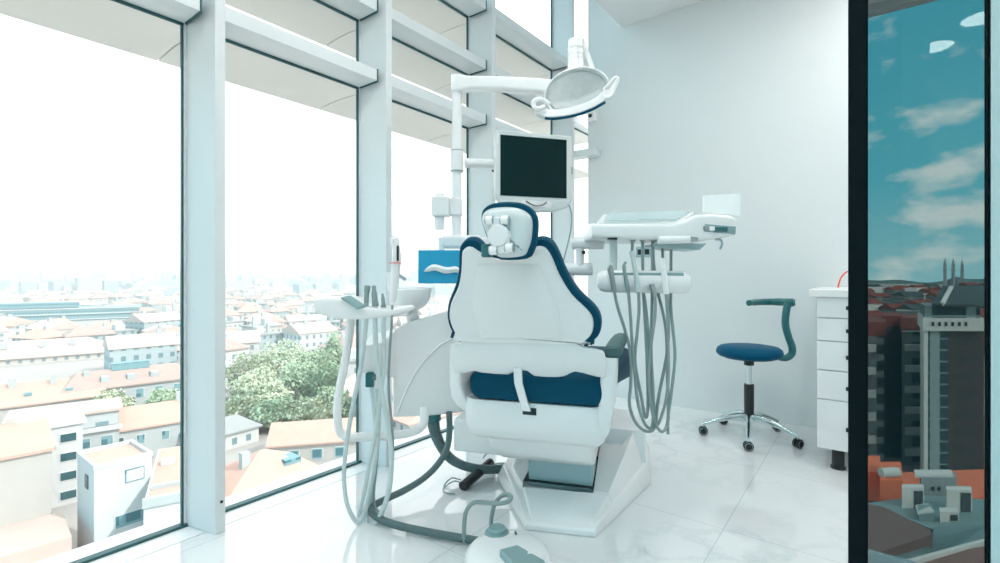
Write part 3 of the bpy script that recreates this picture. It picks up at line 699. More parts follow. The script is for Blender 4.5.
# lower visor: a wide crescent tray below the dish with a dark lip
def arcpt(t, r, z): return LMX @ Vector((r*1.25*math.sin(t), -.118-.03*math.cos(t)+.02, z))
L = [k(536,113,LD-.05), k(548,117,LD-.08), k(570,115,LD-.10), k(592,108,LD-.09), k(606,99,LD-.06), k(614,88,LD-.02)]
U = [k(536,105,LD-.03), k(550,109,LD-.07), k(570,107,LD-.09), k(590,100,LD-.08), k(603,91,LD-.05), k(612,81,LD-.02)]
Ls, Us = smooth(L, 6), smooth(U, 6)
bm = new(); rings = []
for a, b in zip(Ls, Us):
    dpt = Vector((0, .05, 0)); rings.append([a, a+dpt, b+dpt, b])
loft(bm, rings); obj('visor', bm, M['white2'], lamp, CAMF, bev=.004)
bm = new(); tube(bm, [k(545,118.2,LD-.085), k(556,118.6,LD-.10), k(575,115.5,LD-.11), k(592,109.5,LD-.10), k(605,102.3,LD-.075)], .004, 8, 5, flat=.006); obj('visor_lip', bm, M['blue'], lamp, CAMF)
bm = new(); tube(bm, [k(545,107,LD-.08), k(537,109,LD-.08), k(533.5,105,LD-.08), k(535,100.5,LD-.08), k(541,99.5,LD-.06), k(549,104,LD-.04)], .011, 10, 6); obj('handle', bm, M['white2'], lamp, CAMF)
bm = new(); tube(bm, [k(604,98,LD-.05), k(611,96,LD-.06), k(614,88,LD-.06), k(617,80,LD-.06), k(615,78.5,LD-.06), k(610,84,LD-.05), k(604,90,LD-.03)], .011, 10, 6); obj('handle', bm, M['white2'], lamp, CAMF)
bm = new(); cyl(bm, hc+Vector((.0, .08, .03)), k(578,80,PD-.32), .03, 16); obj('neck', bm, M['white2'], lamp, CAMF)
# monitor
MA = k(496,206,2.62); MB = k(572,206,2.74)
mx_ = (MB-MA); mw = mx_.length; mx_.normalize(); mrz = math.atan2(mx_.y, mx_.x)
MF = CAMF @ frame(MA.x, MA.y, 0, mrz)
mon = thing('monitor', 'white framed monitor with dark blank screen hung above the chair', 'monitor', CAMF @ frame(MA.x, MA.y, k(496,206,2.62).z, mrz))
zb, zt = k(500,208,2.68).z, k(496,129.6,2.62).z
bm = new()
poly = [(0, zt), (0, zb+.06), (.03, zb+.015), (.09, zb-.008), (mw*.5, zb-.022), (mw-.09, zb-.012), (mw-.03, zb+.008), (mw, zb+.05), (mw, zt)]
prism(bm, poly, 0, .055, 'y'); obj('casing', bm, M['casing'], mon, MF, bev=.008, seg=3)
sw0, sw1 = .024, mw-.034
bm = new(); box(bm, sw0, sw1, -.003, .004, k(500,195.3,2.625).z, k(500,134.6,2.625).z); obj('screen', bm, M['screen'], mon, MF)
bm = new(); P = rrect(mw*.52, zb+.022, .18, .036, .016, 4); prism(bm, P, -.002, .002, 'y'); obj('handle_opening', bm, M['white2'], mon, MF)
bm = new(); cz = zb+.03; tube(bm, [(mw*.52-.06, -.004, cz+.006), (mw*.52-.03, -.006, cz-.012), (mw*.52, -.006, cz-.019), (mw*.52+.035, -.006, cz-.012), (mw*.52+.06, -.004, cz+.006)], .0028, 6, 5); obj('cable_loop', bm, M['black'], mon, MF)
bm = new(); box(bm, mw+.0005, mw+.006, .01, .03, zt-.21, zt-.17); obj('side_latch', bm, M['black'], mon, MF)
bm = new(); cyl(bm, k(465,163,PD-.005), k(510,164,2.73), .027, 18, .024); obj('bracket_arm', bm, M['white2'], mon, CAMF)
bm = new(); a = k(492, 170.5, 2.68); tube(bm, [a, a+Vector((.02, -.005, -.008))], .006, 8, 0); obj('bracket_screw', bm, M['black'], mon, CAMF)
bm = new(); tube(bm, [k(569,205,2.77), k(571.5,215,2.77), k(571,228,2.77), k(568,243,2.77), k(563,262,2.77)], .004, 6, 6)
tag(obj('monitor_cable', bm, M['hose'], None, CAMF), 'thin grey cable hanging down from the corner of the monitor', 'cable')
# tissue box
TF = CAMF @ frame(k(418, 283, 2.45).x, 2.45, k(418, 283, 2.45).z, 0)
tb = thing('tissue_box', 'bright blue tissue box turned on edge with a white tissue showing', 'tissue box', TF)
a, b = k(418,283.5,2.45), k(461,250,2.45)
bm = new(); box(bm, a.x, b.x+.02, 2.45, 2.57, a.z, b.z); obj('carton', bm, M['tissue_blue'], tb, CAMF, bev=.003)
bm = new(); top_ = [(424,271),(428,265),(433,262.5),(439,263.5),(444,265.5),(450,266),(455,264.5),(460,266)]; bot = [(424,272.5),(429,273.5),(435,271.5),(440,274),(446,276),(451,275),(456,273.5),(460,276)]
rings = []
for (a1, b1), (a2, b2) in zip(top_, bot):
    A, B = k(a1, b1, 2.445), k(a2, b2, 2.445); md = (A+B)/2+Vector((0, -.022, 0))
    rings.append([A, md+Vector((0, 0, .006)), B, (A+B)/2+Vector((0, .003, 0))])
loft(bm, rings); obj('tissue', bm, M['tissue'], tb, CAMF, sub=1)
bm = new(); box(bm, k(456,0,2.57).x, k(475,0,2.57).x, 2.57, 2.64, k(0,281,2.57).z, k(0,262,2.57).z); obj('holder', bm, M['white'], tb, CAMF)
# ================================================================== DELIVERY TRAY
DT = 2.12
tray = thing('delivery_console', 'white dental delivery console with clear panel and rounded hose rail', 'instrument console', at_base(kw(650, 270, DT)))
bm = new(); rings = []
# sections along the length: (px, front top y, front bottom y, depth front, depth back)
for (px, yt, yb, d0, d1) in ((590, 226, 235, DT+.03, DT+.24), (592, 223, 237.5, DT, DT+.28), (610, 223.5, 239, DT-.01, DT+.30), (675, 223, 239.5, DT-.03, DT+.30), (686, 220, 240, DT-.035, DT+.30), (697, 214.5, 240, DT-.04, DT+.28), (712, 213.5, 239, DT-.04, DT+.25), (730, 215, 236.5, DT-.04, DT+.2), (736.5, 217.5, 234, DT-.03, DT+.15)):
    a, b = k(px, yt, d0), k(px, yb, d0)
    rings.append([Vector((a.x+(u-d0)*.0, u, v)) for u, v in rrect((d0+d1)/2, (a.z+b.z)/2, d1-d0, a.z-b.z, min(.018, (a.z-b.z)*.35), 4)])
loft(bm, rings); obj('body', bm, M['white2'], tray, CAMF)
# inclined top with plastic cover
P = [k(597,222,DT+.02), k(680,221.5,DT+.0), k(694,211,DT+.22), k(603,214.5,DT+.26)]
bm = new(); loft(bm, [[p-Vector((0, 0, .02)) for p in P], P]); obj('instrument_shelf', bm, M['white'], tray, CAMF, bev=.003)
P = [k(604,221,DT+.01), k(676,219.8,DT-.005), k(692,211.3,DT+.20), k(609,213.2,DT+.24)]
bm = new(); loft(bm, [P, [p+Vector((0, 0, .005)) for p in P]]); obj('plastic_cover', bm, M['film'], tray, CAMF)
P = [k(703.5,195.5,DT+.06), k(741,193.5,DT+.0), k(740.5,216,DT+.0), k(703.5,212,DT+.06)]
bm = new(); loft(bm, [P, [p+Vector((0, .012, 0)) for p in P]]); obj('clear_panel', bm, M['panel'], tray, CAMF, bev=.002)
P = [k(705,224,DT-.043), k(736,226.5,DT-.04), k(735.5,234.5,DT-.04), k(704.5,231.5,DT-.043)]
bm = new(); loft(bm, [P, [p+Vector((0, .012, 0)) for p in P]]); obj('control_plate', bm, M['pad'], tray, CAMF, bev=.002)
for (px, py, w, m) in ((706.5, 228, 2.2, 'steel'), (712, 228.6, 2.6, 'white2'), (721, 229.2, 6.5, 'teal')):
    a, b = k(px-w, py+2.2, DT-.05), k(px+w, py-2.2, DT-.05); bm = new(); box(bm, a.x, b.x, DT-.054, DT-.038, a.z, b.z); obj('control', bm, M[m], tray, CAMF, bev=.002)
bm = new(); a, b = k(658,246.5,DT), k(690,238.5,DT); cyl(bm, k(658,240.3,DT-.03), k(690,239.5,DT-.03), .0165, 18); obj('handle', bm, M['white2'], tray, CAMF, bev=.005)
bm = new(); cyl(bm, k(690,239,DT-.03), k(697,239.5,DT-.03), .011, 14); obj('handle_end', bm, M['steel'], tray, CAMF)
P = [k(655,243,DT), k(707,243.5,DT-.01), k(700,250,DT-.01), k(672,248.5,DT), k(656,246,DT)]
bm = new(); loft(bm, [P, [p+Vector((0, .16, 0)) for p in P]]); obj('under_tray', bm, M['cyl'], tray, CAMF, bev=.004)
bm = new(); tube(bm, [k(715,239.5,DT), k(721,240,DT), k(722,245,DT), k(720,249,DT)], .005, 8, 4); obj('hook', bm, M['steel'], tray, CAMF)
# hose rail
a, b = k(597,281,DT), k(690,282.5,DT)
bm = new(); rings = []
for f, r in ((0, .012), (.01, .030), (.04, .044), (.09, .049), (.5, .05), (.93, .049), (.975, .042), (.995, .028), (1, .012)):
    p = a+(b-a)*f; rings.append([p+Vector((0, u, v)) for u, v in ((r*math.cos(2*PI*j/24), r*.98*math.sin(2*PI*j/24)) for j in range(24))])
loft(bm, rings); obj('hose_rail', bm, M['white2'], tray, CAMF)
bm = new(); P = [k(611,274,DT-.04), k(684,274.5,DT-.04)]; box(bm, P[0].x, P[1].x, DT-.041, DT+.0, P[1].z-.006, P[0].z+.006); obj('rail_strip', bm, M['pad'], tray, CAMF, bev=.003)
for x in (632.5, 642.5, 653, 663):
    bm = new(); cyl(bm, k(x,241.5,DT+.04), k(x,236.5,DT+.04), .013, 16); obj('hose_socket', bm, M['steel'], tray, CAMF, bev=.003)
bm = new(); tube(bm, [k(613.5,238,DT+.06), k(613.5,258,DT+.06), k(613,272,DT+.04)], .017, 12, 4, flat=.014); obj('rail_post', bm, M['hose_lt'], tray, CAMF)
bm = new(); p0, p1 = k(608,239.5,DT-.005), k(617,237.8,DT-.005); box(bm, p0.x, p1.x, DT-.012, DT+.02, p0.z, p1.z); obj('post_clip', bm, M['black'], tray, CAMF)
# arm behind the chair to the pole bracket
bm = new(); tube(bm, [k(604,243,DT+.20), k(590,243,DT+.22), k(577,243,DT+.24), k(572,244,DT+.25)], .030, 16, 4, flat=.030); obj('upper_arm', bm, M['white2'], tray, CAMF, bev=.003)
bm = new(); cyl(bm, k(580,268,DT+.24), k(580,243,DT+.24), .021, 20); obj('elbow', bm, M['white2'], tray, CAMF)
bm = new(); tube(bm, [k(592,269,DT+.24), k(578,269,DT+.25), k(540,268,DT+.34), k(490,264,DT+.5)], .031, 16, 4); obj('lower_arm', bm, M['white2'], tray, CAMF)
bm = new(); a = k(583.5,252.5,DT+.22); box(bm, a.x-.008, a.x+.008, a.y-.01, a.y+.01, a.z-.008, a.z+.008); obj('elbow_pin', bm, M['black'], tray, CAMF)
# instruments
G2 = 'handpieces on the delivery console'
D2 = DT-.06
def inst(label, head, hose_, r=.0068, m='hose', hm='hose', hr=(.011, .011, .013)):
    t = hoseobj('dental_handpiece', label, 'handpiece', hose_, r, m, G2)
    bm = new(); tube(bm, [k(*p) for p in head], list(hr), 12, 4); obj('grip', bm, M[hm], t, CAMF)
    return t
inst('grey angled handpiece hung at the chair end of the hose rail', [(614,291,D2),(612,278,D2-.005),(610,268,D2-.005)],
     [(614,290,D2),(618,308,D2),(625,330,D2),(630,352,D2),(631,382,D2),(629.5,405,D2),(636,423,D2),(647,431.5,D2),(655,424,D2+.03),(652,385,D2+.06),(648,330,D2+.07),(643,290,D2+.11),(633,262,D2+.11),(632.5,241,D2+.1)], hm='steel')
bm = new(); tube(bm, [k(608.5,266.3,D2), k(612,267.5,D2)], .014, 12, 0)
tag(obj('handpiece_head', bm, M['steel'], bpy.data.objects['dental_handpiece'], CAMF), None, None)
inst('slim hooked grey handpiece second from the chair on the rail', [(628,291,D2),(625.5,277,D2),(624,266,D2),(626,262,D2)],
     [(628,290,D2),(630,310,D2),(632,340,D2),(634.5,370,D2),(638,403,D2),(645,424,D2),(652,426,D2+.02),(653.5,400,D2+.05),(651,350,D2+.07),(652,300,D2+.11),(652.5,241,D2+.1)], hr=(.0095, .0085, .006))
inst('long pale handpiece leaning across the middle of the hose rail', [(638.5,292,D2),(636,276,D2),(633,258,D2),(631.5,251,D2)],
     [(638.5,290,D2),(639,310,D2),(637,335,D2),(635,362,D2+.01),(641,395,D2+.01),(645.5,417,D2+.02),(648,405,D2+.05),(647,360,D2+.06),(645,320,D2+.08),(643,285,D2+.11),(642.5,241,D2+.1)], hm='hose_lt', hr=(.012, .010, .012))
inst('short dark handpiece resting low on the rail in a row', [(655,297,D2),(653,290,D2),(651.5,284,D2)],
     [(655,296,D2),(655,315,D2),(651,345,D2),(648.5,370,D2),(650,398,D2),(655,422,D2),(662,431.5,D2),(668,420,D2+.02),(667.5,380,D2+.05),(666,330,D2+.07),(658,292,D2+.11),(653.5,262,D2+.12),(653,241,D2+.11)], hm='steel', hr=(.010, .011, .010))
inst('white tipped handpiece upright near the panel end of the rail', [(666,294,D2),(664.5,278,D2),(663.3,264,D2),(663,258,D2)],
     [(666,292,D2),(667.5,315,D2),(668,345,D2),(668.5,375,D2),(666,400,D2),(660,420,D2+.02),(656,424,D2+.03),(659,395,D2+.06),(668,345,D2+.08),(667,295,D2+.11),(663,262,D2+.12),(662.5,241,D2+.12)], hm='white2', hr=(.014, .0125, .010))
hoseobj('instrument_hose', 'grey instrument hose hanging lowest at the panel end of the rail', 'hose',
     [(671,244,D2+.14),(671,285,D2+.12),(671,310,D2+.10),(674.5,345,D2+.06),(674.5,365,D2+.05),(671,395,D2+.03),(668,418,D2+.03),(668,434,D2+.03)], .0068, 'hose')
# ================================================================== STOOL
SX = (749-CX)/F*3.196; SD = 3.196
SF = CAMF @ frame(SX, SD, 0, 0)
stool = thing('operator_stool', 'round blue seated operator stool on five casters near the back wall', 'stool', SF)
bm = new(); lathe(bm, [(.02, .520), (.155, .520), (.18, .527), (.196, .543), (.198, .558), (.191, .577), (.172, .59), (.13, .597), (.02, .600)], (0, 0, 0), 48); obj('seat', bm, M['bluelt'], stool, SF)
bm = new(); lathe(bm, [(.03, .500), (.045, .505), (.15, .516), (.15, .521), (.03, .521)], (0, 0, 0), 28); obj('seat_plate', bm, M['black'], stool, SF)
bm = new(); cyl(bm, (0, 0, .47), (0, 0, .51), .03); obj('seat_hub', bm, M['black'], stool, SF)
bm = new(); cyl(bm, (0, 0, .33), (0, 0, .48), .017); obj('gas_lift', bm, M['chrome'], stool, SF)
bm = new(); lathe(bm, [(.024, .11), (.028, .13), (.030, .20), (.030, .345), (.02, .347)], (0, 0, 0), 28); obj('column_cover', bm, M['black'], stool, SF)
for i in range(5):
    a = math.radians(-117.7+72*i); d = Vector((math.cos(a), math.sin(a), 0)); sd = Vector((-d.y, d.x, 0))
    bm = new(); rings = []
    for r, zc, w, h in ((.012, .125, .044, .062), (.06, .132, .042, .054), (.12, .126, .036, .042), (.18, .108, .030, .034), (.24, .085, .025, .027), (.288, .067, .020, .022)):
        rings.append([d*r+sd*u+Vector((0, 0, v)) for u, v in rrect(0, zc, w, h, min(w, h)*.35, 3)])
    loft(bm, rings); lg = obj('leg', bm, M['chrome'], stool, SF)
    cs = d*.282; bm = new(); cyl(bm, cs+Vector((0, 0, .04)), cs+Vector((0, 0, .07)), .008, 12); obj('caster_stem', bm, M['chrome'], lg, SF)
    ax = Vector((math.cos(a*1.7+.5), math.sin(a*1.7+.5), 0)); ax = (Vector((.35, -1, 0)) if i % 2 else Vector((-.3, -1, 0))).normalized()
    for s in (-1, 1):
        p = cs+ax*(.012*s)+Vector((0, 0, .028)); bm = new(); tube(bm, [p-ax*.009, p-ax*.006, p+ax*.006, p+ax*.009], [.022, .028, .028, .022], 22, 0)
        w = obj('caster_wheel', bm, M['black'], lg, SF)
    p = cs+ax*(-.023)*-1; 
    q0 = cs+ax*.0225+Vector((0, 0, .028)); u_ = Vector((-ax.y, ax.x, 0))
    bm = new(); ring = [q0+u_*(.021*math.cos(2*PI*j/20))+Vector((0, 0, .021*math.sin(2*PI*j/20))) for j in range(20)]
    tube(bm, ring+[ring[0]], .0018, 6, 0); obj('wheel_rim', bm, M['steel'], lg, SF)
def sp(px, py, dd=0): return CAMF.inverted() @ SF @ Vector((0, 0, 0)) and (k(px, py, SD+dd)-Vector((SX, SD, 0)))
bm = new(); tube(bm, [sp(780,357.5), sp(786,358), sp(791.5,354), sp(792,347), sp(788.5,337), sp(785.5,325), sp(786,313), sp(788,303)], .026, 12, 6, flat=.021); obj('back_upright', bm, M['teal'], stool, SF)
bm = new(); tube(bm, [sp(795.3,302.5,.0), sp(790,302.5,.02), sp(780,302,.10), sp(768,301.8,.16), sp(757,302.2,.14), sp(749,303,.06)], [.021, .027, .025, .023, .022, .020], 14, 6); obj('torso_support', bm, M['teal'], stool, SF)
bm = new(); tube(bm, [sp(752,357.5), sp(775,358)], .008, 10, 0); obj('back_bar', bm, M['chrome'], stool, SF)
bm = new(); tube(bm, [sp(736,357.5,-.02), sp(756,358.5,-.03), sp(767,359,-.05)], .004, 8, 3); obj('lever', bm, M['black'], stool, SF)
# ================================================================== CABINET
CY0 = 3.20
cx0 = xat(817, CY0); cx1 = 2.75
cab = thing('drawer_cabinet', 'white drawer cabinet with small black pulls partly hidden by dark glass door', 'cabinet', frame((cx0+cx1)/2, 3.6, 0, 0))
def zat(py, px, y):
    t = (px-CX)/F; d = (y-CAM.y)/(math.cos(TH)+math.sin(TH)*t); return CAM.z-(py-CY)/F*d
zc = [zat(v, 817, CY0) for v in (297, 317.5, 340.3, 369.3, 398.2, 447.5)]
obj('carcass', box(new(), cx0+.002, cx1, CY0+.018, 3.99, zc[-1], zc[0]), M['white'], cab, ROOM, bev=.002)
obj('worktop', box(new(), cx0-.035, cx1+.02, CY0-.03, 4.0, zc[0]+.001, zc[0]+.042), M['white2'], cab, ROOM, bev=.003)
hx = xat(852, CY0)
for i in range(5):
    z1, z0 = zc[i]-.0025, zc[i+1]+.0025
    d = obj('drawer', box(new(), cx0, cx1, CY0, CY0+.017, z0, z1), M['white2'], cab, ROOM, bev=.002)
    zz = [zat(v, 847, CY0) for v in (308, 331, 357.5, 388.5, 429.5)][i]
    bm = new(); box(bm, hx-.026, hx+.026, CY0-.022, CY0-.0005, zz-.010, zz+.010); obj('pull', bm, M['black'], d, ROOM, bev=.003)
for (x, y) in ((xat(838, 3.24), 3.25), (cx1-.06, 3.25), (xat(838, 3.24), 3.9), (cx1-.06, 3.9)):
    bm = new(); lathe(bm, [(.036, .0), (.036, .012), (.029, .016), (.029, zc[-1]-.001)], (x, y, 0), 24); obj('foot', bm, M['black'], cab, ROOM)
bm = new(); zt_ = zc[0]+.043
tube(bm, [(xat(838,3.5), 3.5, zt_+.004), (xat(839,3.5), 3.5, zt_+.03), (xat(842.5,3.52), 3.52, zt_+.075), (xat(850,3.55), 3.55, zt_+.10), (xat(860,3.6), 3.6, zt_+.06), (xat(866,3.62), 3.62, zt_+.004)], .0045, 8, 6)
tag(obj('red_cord', bm, M['red'], None, ROOM), 'thin red cord arching above the white drawer cabinet', 'cord')
# ================================================================== WALL FITTINGS
zz = zat(252, 644, WY); xx = xat(644, WY)
so = thing('wall_socket', 'dark grey double socket on the back wall behind the hoses', 'socket', frame(xx, WY, zz, 0))
bm = new(); box(bm, xx-.066, xx+.066, WY-.012, WY-.0005, zz-.042, zz+.042); obj('plate', bm, M['steel'], so, ROOM, bev=.003)
for s in (-1, 1):
    bm = new(); box(bm, xx+s*.03-.02, xx+s*.03+.02, WY-.016, WY-.011, zz-.022, zz+.022); obj('outlet', bm, M['black'], so, ROOM, bev=.004)
zz = zat(118.5, 594, WY); xx = xat(593, WY)
cm = thing('wall_sensor', 'small white camera with dark eye fixed to the wall corner below the lamp', 'camera', frame(xx, WY, zz, 0))
bm = new(); box(bm, xx-.03, xx+.05, WY-.06, WY-.0005, zz-.035, zz+.05); obj('housing', bm, M['white2'], cm, ROOM, bev=.006)
bm = new(); cyl(bm, (xx+.005, WY-.06, zz+.01), (xx+.005, WY-.07, zz+.01), .016); obj('eye', bm, M['black'], cm, ROOM)
# ================================================================== THE CITY BELOW THE WINDOWS
G = -36.0
def houseframe(px, d, yaw=0, gz=G):
    p = k(px, CY, d); p.z = gz
    return CAMF @ frame(p.x, p.y, gz, math.atan2(-(px-CX)/F, 1)*1.0+yaw)
def zy(py, d): return CAM.z-(py-CY)/F*d
def wbox(x0, x1, y0, y1, z0, z1): return box(new(), x0, x1, y0, y1, z0, z1)
def hip(bm, w, d, z, h, ov=.5, ridge=.45, along='x'):
    X, Y = w/2+ov, d/2+ov
    rx, ry = (X*ridge, 0) if along == 'x' else (0, Y*ridge)
    e = [bm.verts.new(v) for v in ((-X, -Y, z), (X, -Y, z), (X, Y, z), (-X, Y, z))]
    e2 = [bm.verts.new((v.co.x, v.co.y, z-.35)) for v in e]
    a, b = bm.verts.new((-rx, -ry, z+h)), bm.verts.new((rx, ry, z+h))
    for i in range(4): bm.faces.new((e2[i], e2[(i+1) % 4], e[(i+1) % 4], e[i]))
    bm.faces.new(e2[::-1])
    if along == 'x':
        bm.faces.new((e[0], e[1], b, a)); bm.faces.new((e[1], e[2], b)); bm.faces.new((e[2], e[3], a, b)); bm.faces.new((e[3], e[0], a))
    else:
        bm.faces.new((e[0], e[1], a)); bm.faces.new((e[1], e[2], b, a)); bm.faces.new((e[2], e[3], b)); bm.faces.new((e[3], e[0], a, b))
    return bm
def gable(bm, w, d, z, h, ov=.4):
    X, Y = w/2+ov, d/2+ov
    prism(bm, [(-Y, z-.3), (Y, z-.3), (Y, z), (0, z+h), (-Y, z)], -X, X, 'x'); return bm
def win(parent, fr, x, y, z, w, h, dark='cglass', axis='y', fm='cframe'):
    """a window set on a facade: white frame with its dark pane"""
    bm = new()
    if axis == 'y': box(bm, x-w/2, x+w/2, y-.10, y+.02, z-h/2, z+h/2)
    else: box(bm, x-.02, x+.10, y-w/2, y+w/2, z-h/2, z+h/2)
    f_ = obj('window', bm, M[fm], parent, fr)
    bm = new(); i = .13
    if axis == 'y': box(bm, x-w/2+i, x+w/2-i, y-.14, y-.09, z-h/2+i, z+h/2-i)
    else: box(bm, x+.09, x+.14, y-w/2+i, y+w/2-i, z-h/2+i, z+h/2-i)
    obj('pane', bm, M[dark], f_, fr); return f_
struct(obj('ground', wbox(-6000, 6000, -3000, 6000, G-1, G), M['ground'], fr=ROOM), 'pale ground between the city buildings', 'ground')
# --- white stair tower with a flat salmon terrace
d = 60; fr = houseframe(124, d, .26); zt = zy(462, d)
t = thing('tower_house', 'white square block with salmon flat roof standing nearest below the sill', 'building', fr)
w_ = 47/F*d
bm = wbox(-w_/2, w_/2, 0, 7.5, 0, zt-G); obj('wall', bm, M['cplain'], t, fr)
obj('roof', wbox(-w_/2+.35, w_/2-.35, .35, 7.15, zt-G, zt-G+.06), M['croof'][0], t, fr)
bm = new()
for a in ((-w_/2-.1, w_/2+.1, -.1, .3), (-w_/2-.1, w_/2+.1, 7.2, 7.6), (-w_/2-.1, -w_/2+.3, .3, 7.2), (w_/2-.3, w_/2+.1, .3, 7.2)): box(bm, a[0], a[1], a[2], a[3], zt-G-.1, zt-G+.45)
obj('parapet', bm, M['cplain'], t, fr)
z = zy(477, d)-G; win(t, fr, 1.1, 0, z, 2.0, 1.6, 'cplain', 'y', 'cteal'); z = zy(520, d)-G; win(t, fr, .7, 0, z, 3.4, 1.7, 'cteal')
bm = wbox(-w_/2-.12, -w_/2+.02, 2.4, 3.6, zt-G-3, zt-G-1.4); obj('side_window', bm, M['cglass'], t, fr)
# --- big beige house with a sloping tiled roof
d = 58; fr = houseframe(2, d, .02); zt = zy(458, d)-G; w_ = 74/F*d
t = thing('beige_house', 'large beige rendered house wall with salmon roof sloping away behind', 'building', fr)
obj('wall', wbox(-w_/2, w_/2, 0, 16, 0, zt), M['cbeige'], t, fr)
bm = new(); prism(bm, [(-.4, zt-.2), (16.4, zt-.2), (16.4, zt+.1), (9, zt+2.0), (-.4, zt+.15)], -w_/2-.4, w_/2+.3, 'x'); obj('roof', bm, M['croof'][0], t, fr)
obj('verge_board', wbox(w_/2+.3, w_/2+.5, -.5, 15, zt-.1, zt+.35), M['cgrey'], t, fr)
obj('annexe_roof', wbox(-w_/2, w_/2+1, -9, -.01, 0, zy(540, 55)-G), M['croof'][1], t, fr)
for i, z in enumerate((3, 7)):
    obj('chimney', wbox(-w_/2+2+i*3, -w_/2+2.8+i*3, 6+i*3, 6.8+i*3, zt, zt+2.6), M['cbeige'], t, fr)
# --- flats with balcony bay beside it
d = 78; fr = houseframe(50, d, .05); zt = zy(428, d)-G; w_ = 50/F*d
t = thing('balcony_flats', 'narrow pale flats with stacked balconies wedged between two houses', 'building', fr)
obj('wall', wbox(-w_/2, w_/2, 0, 12, 0, zt), M['cplain'], t, fr)
obj('roof', wbox(-w_/2-.5, w_/2+.5, -.4, 12.2, zt, zt+.5), M['cframe'], t, fr)
for i in range(4):
    z = zt-3.2-3.1*i
    obj('balcony', wbox(-w_/2+.6, 0.2, -1.1, -.02, z, z+1.0), M['cgrey'], t, fr); win(t, fr, 2.2, 0, z+1.2, 2.2, 1.5)
# --- long white building with ribbon windows
d = 92; fr = houseframe(66, d, -.03); zt = zy(417, d)-G; w_ = 84/F*d
t = thing('ribbon_building', 'long pale building with white window band and teal windows', 'building', fr)
obj('wall', wbox(-w_/2, w_/2, 0, 10, 0, zt-.01), M['cgrey'], t, fr)
obj('roof', wbox(-w_/2-.6, w_/2+.6, -.5, 10.5, zt, zt+.5), M['croof'][1], t, fr)
obj('window_band', wbox(-w_/2+.2, w_/2-.2, -.25, -.02, zt-2.6, zt-.6), M['bwall'][0], t, fr)
obj('cornice', wbox(-w_/2-.5, w_/2+.5, -.7, -.27, zt-3.6, zt-2.7), M['cplain'], t, fr)
for x in (-4.5, -.2, 2.6, 6): win(t, fr, x, 0, zt-5.6, 2.0, 2.0, 'cglass' if x < 2 else 'cteal')
# --- salmon roofed row house to its side
d = 100; fr = houseframe(142, d, .06); zt = zy(428, d)-G; w_ = 86/F*d
t = thing('row_house', 'salmon roofed row house with one dark window beside the ribbon windows', 'building', fr)
obj('wall', wbox(-w_/2, w_/2, 0, 11, 0, zt), M['cgrey'], t, fr)
bm = new(); prism(bm, [(-.6, zt), (11.4, zt), (11.4, zt+.3), (6.5, zt+3.4), (-.6, zt+.3)], -w_/2-.4, w_/2+.4, 'x'); obj('roof', bm, M['croof'][0], t, fr)
for x, m in ((-3.6, 'cglass'), (-.2, 'cteal'), (4, 'cteal')): win(t, fr, x, 0, zt-2.2, 1.5, 2.0, m)
for x in (-5, 6.5): obj('chimney', wbox(x, x+1.2, 6, 7, zt+2.6, zt+5.2), M['cgrey'], t, fr)
# --- flat salmon terrace building
fr = houseframe(178, 56, -.04); zt = zy(497, 56)-G
t = thing('terrace_building', 'low building with broad flat salmon terrace and a skylight', 'building', fr)
obj('wall', wbox(-3.2, 3.4, 0, 20, 0, zt-.02), M['cplain'], t, fr); obj('terrace', wbox(-2.9, 3.1, .3, 19.7, zt-.02, zt+.05), M['croof'][0], t, fr)
obj('front_parapet', wbox(-3.3, 3.5, -.25, .3, zt-.5, zt+.5), M['cgrey'], t, fr); obj('inner_step', wbox(-2.8, 3.0, 3.6, 4.1, zt+.05, zt+.5), M['cgrey'], t, fr)
obj('skylight', wbox(-2.4, -.8, 12, 13.4, zt+.05, zt+.6), M['cplain'], t, fr)
# --- grey mansard with dormers
d = 132; fr = houseframe(133, d, .12); zt = zy(384, d)-G; w_ = 104/F*d
t = thing('mansard_house', 'grey blue house with brownish mansard roof and a row of white windows', 'building', fr)
obj('wall', wbox(-w_/2, w_/2, 0, 14, 0, zt), M['cgrey'], t, fr)
bm = hip(new(), w_, 14, zt, 3.6, .7, .75); bmesh.ops.translate(bm, verts=bm.verts, vec=(0, 7, 0)); obj('roof', bm, M['croof'][2], t, fr)
for x in (-6.5, -1, 4.2): obj('dormer', wbox(x, x+1.8, 1.6, 4.6, zt+.6, zt+2.4), M['cgrey'], t, fr)
obj('roof_box', wbox(-4, 4.5, 6, 9, zt+2.8, zt+5.0), M['cteal'], t, fr)
for i in range(6): win(t, fr, -w_/2+2.6+i*4.3, 0, zt-2.6, 1.9, 2.6, 'cteal')
# --- long pale hall with low roof
d = 205; fr = houseframe(30, d, -.1); zt = zy(357, d)-G; w_ = 118/F*d
t = thing('long_hall', 'long hall under a broad low salmon roof with skylights', 'building', fr)
obj('wall', wbox(-w_/2, w_/2, 0, 34, 0, zt), M['cwall'][1], t, fr)
bm = hip(new(), w_, 34, zt, 5.5, 1, .7); bmesh.ops.translate(bm, verts=bm.verts, vec=(0, 17, 0)); obj('roof', bm, M['croof'][1], t, fr)
for x in (-10, 2, 12): obj('roof_vent', wbox(x, x+2, 8, 10, zt+3, zt+5.5), M['cgrey'], t, fr)
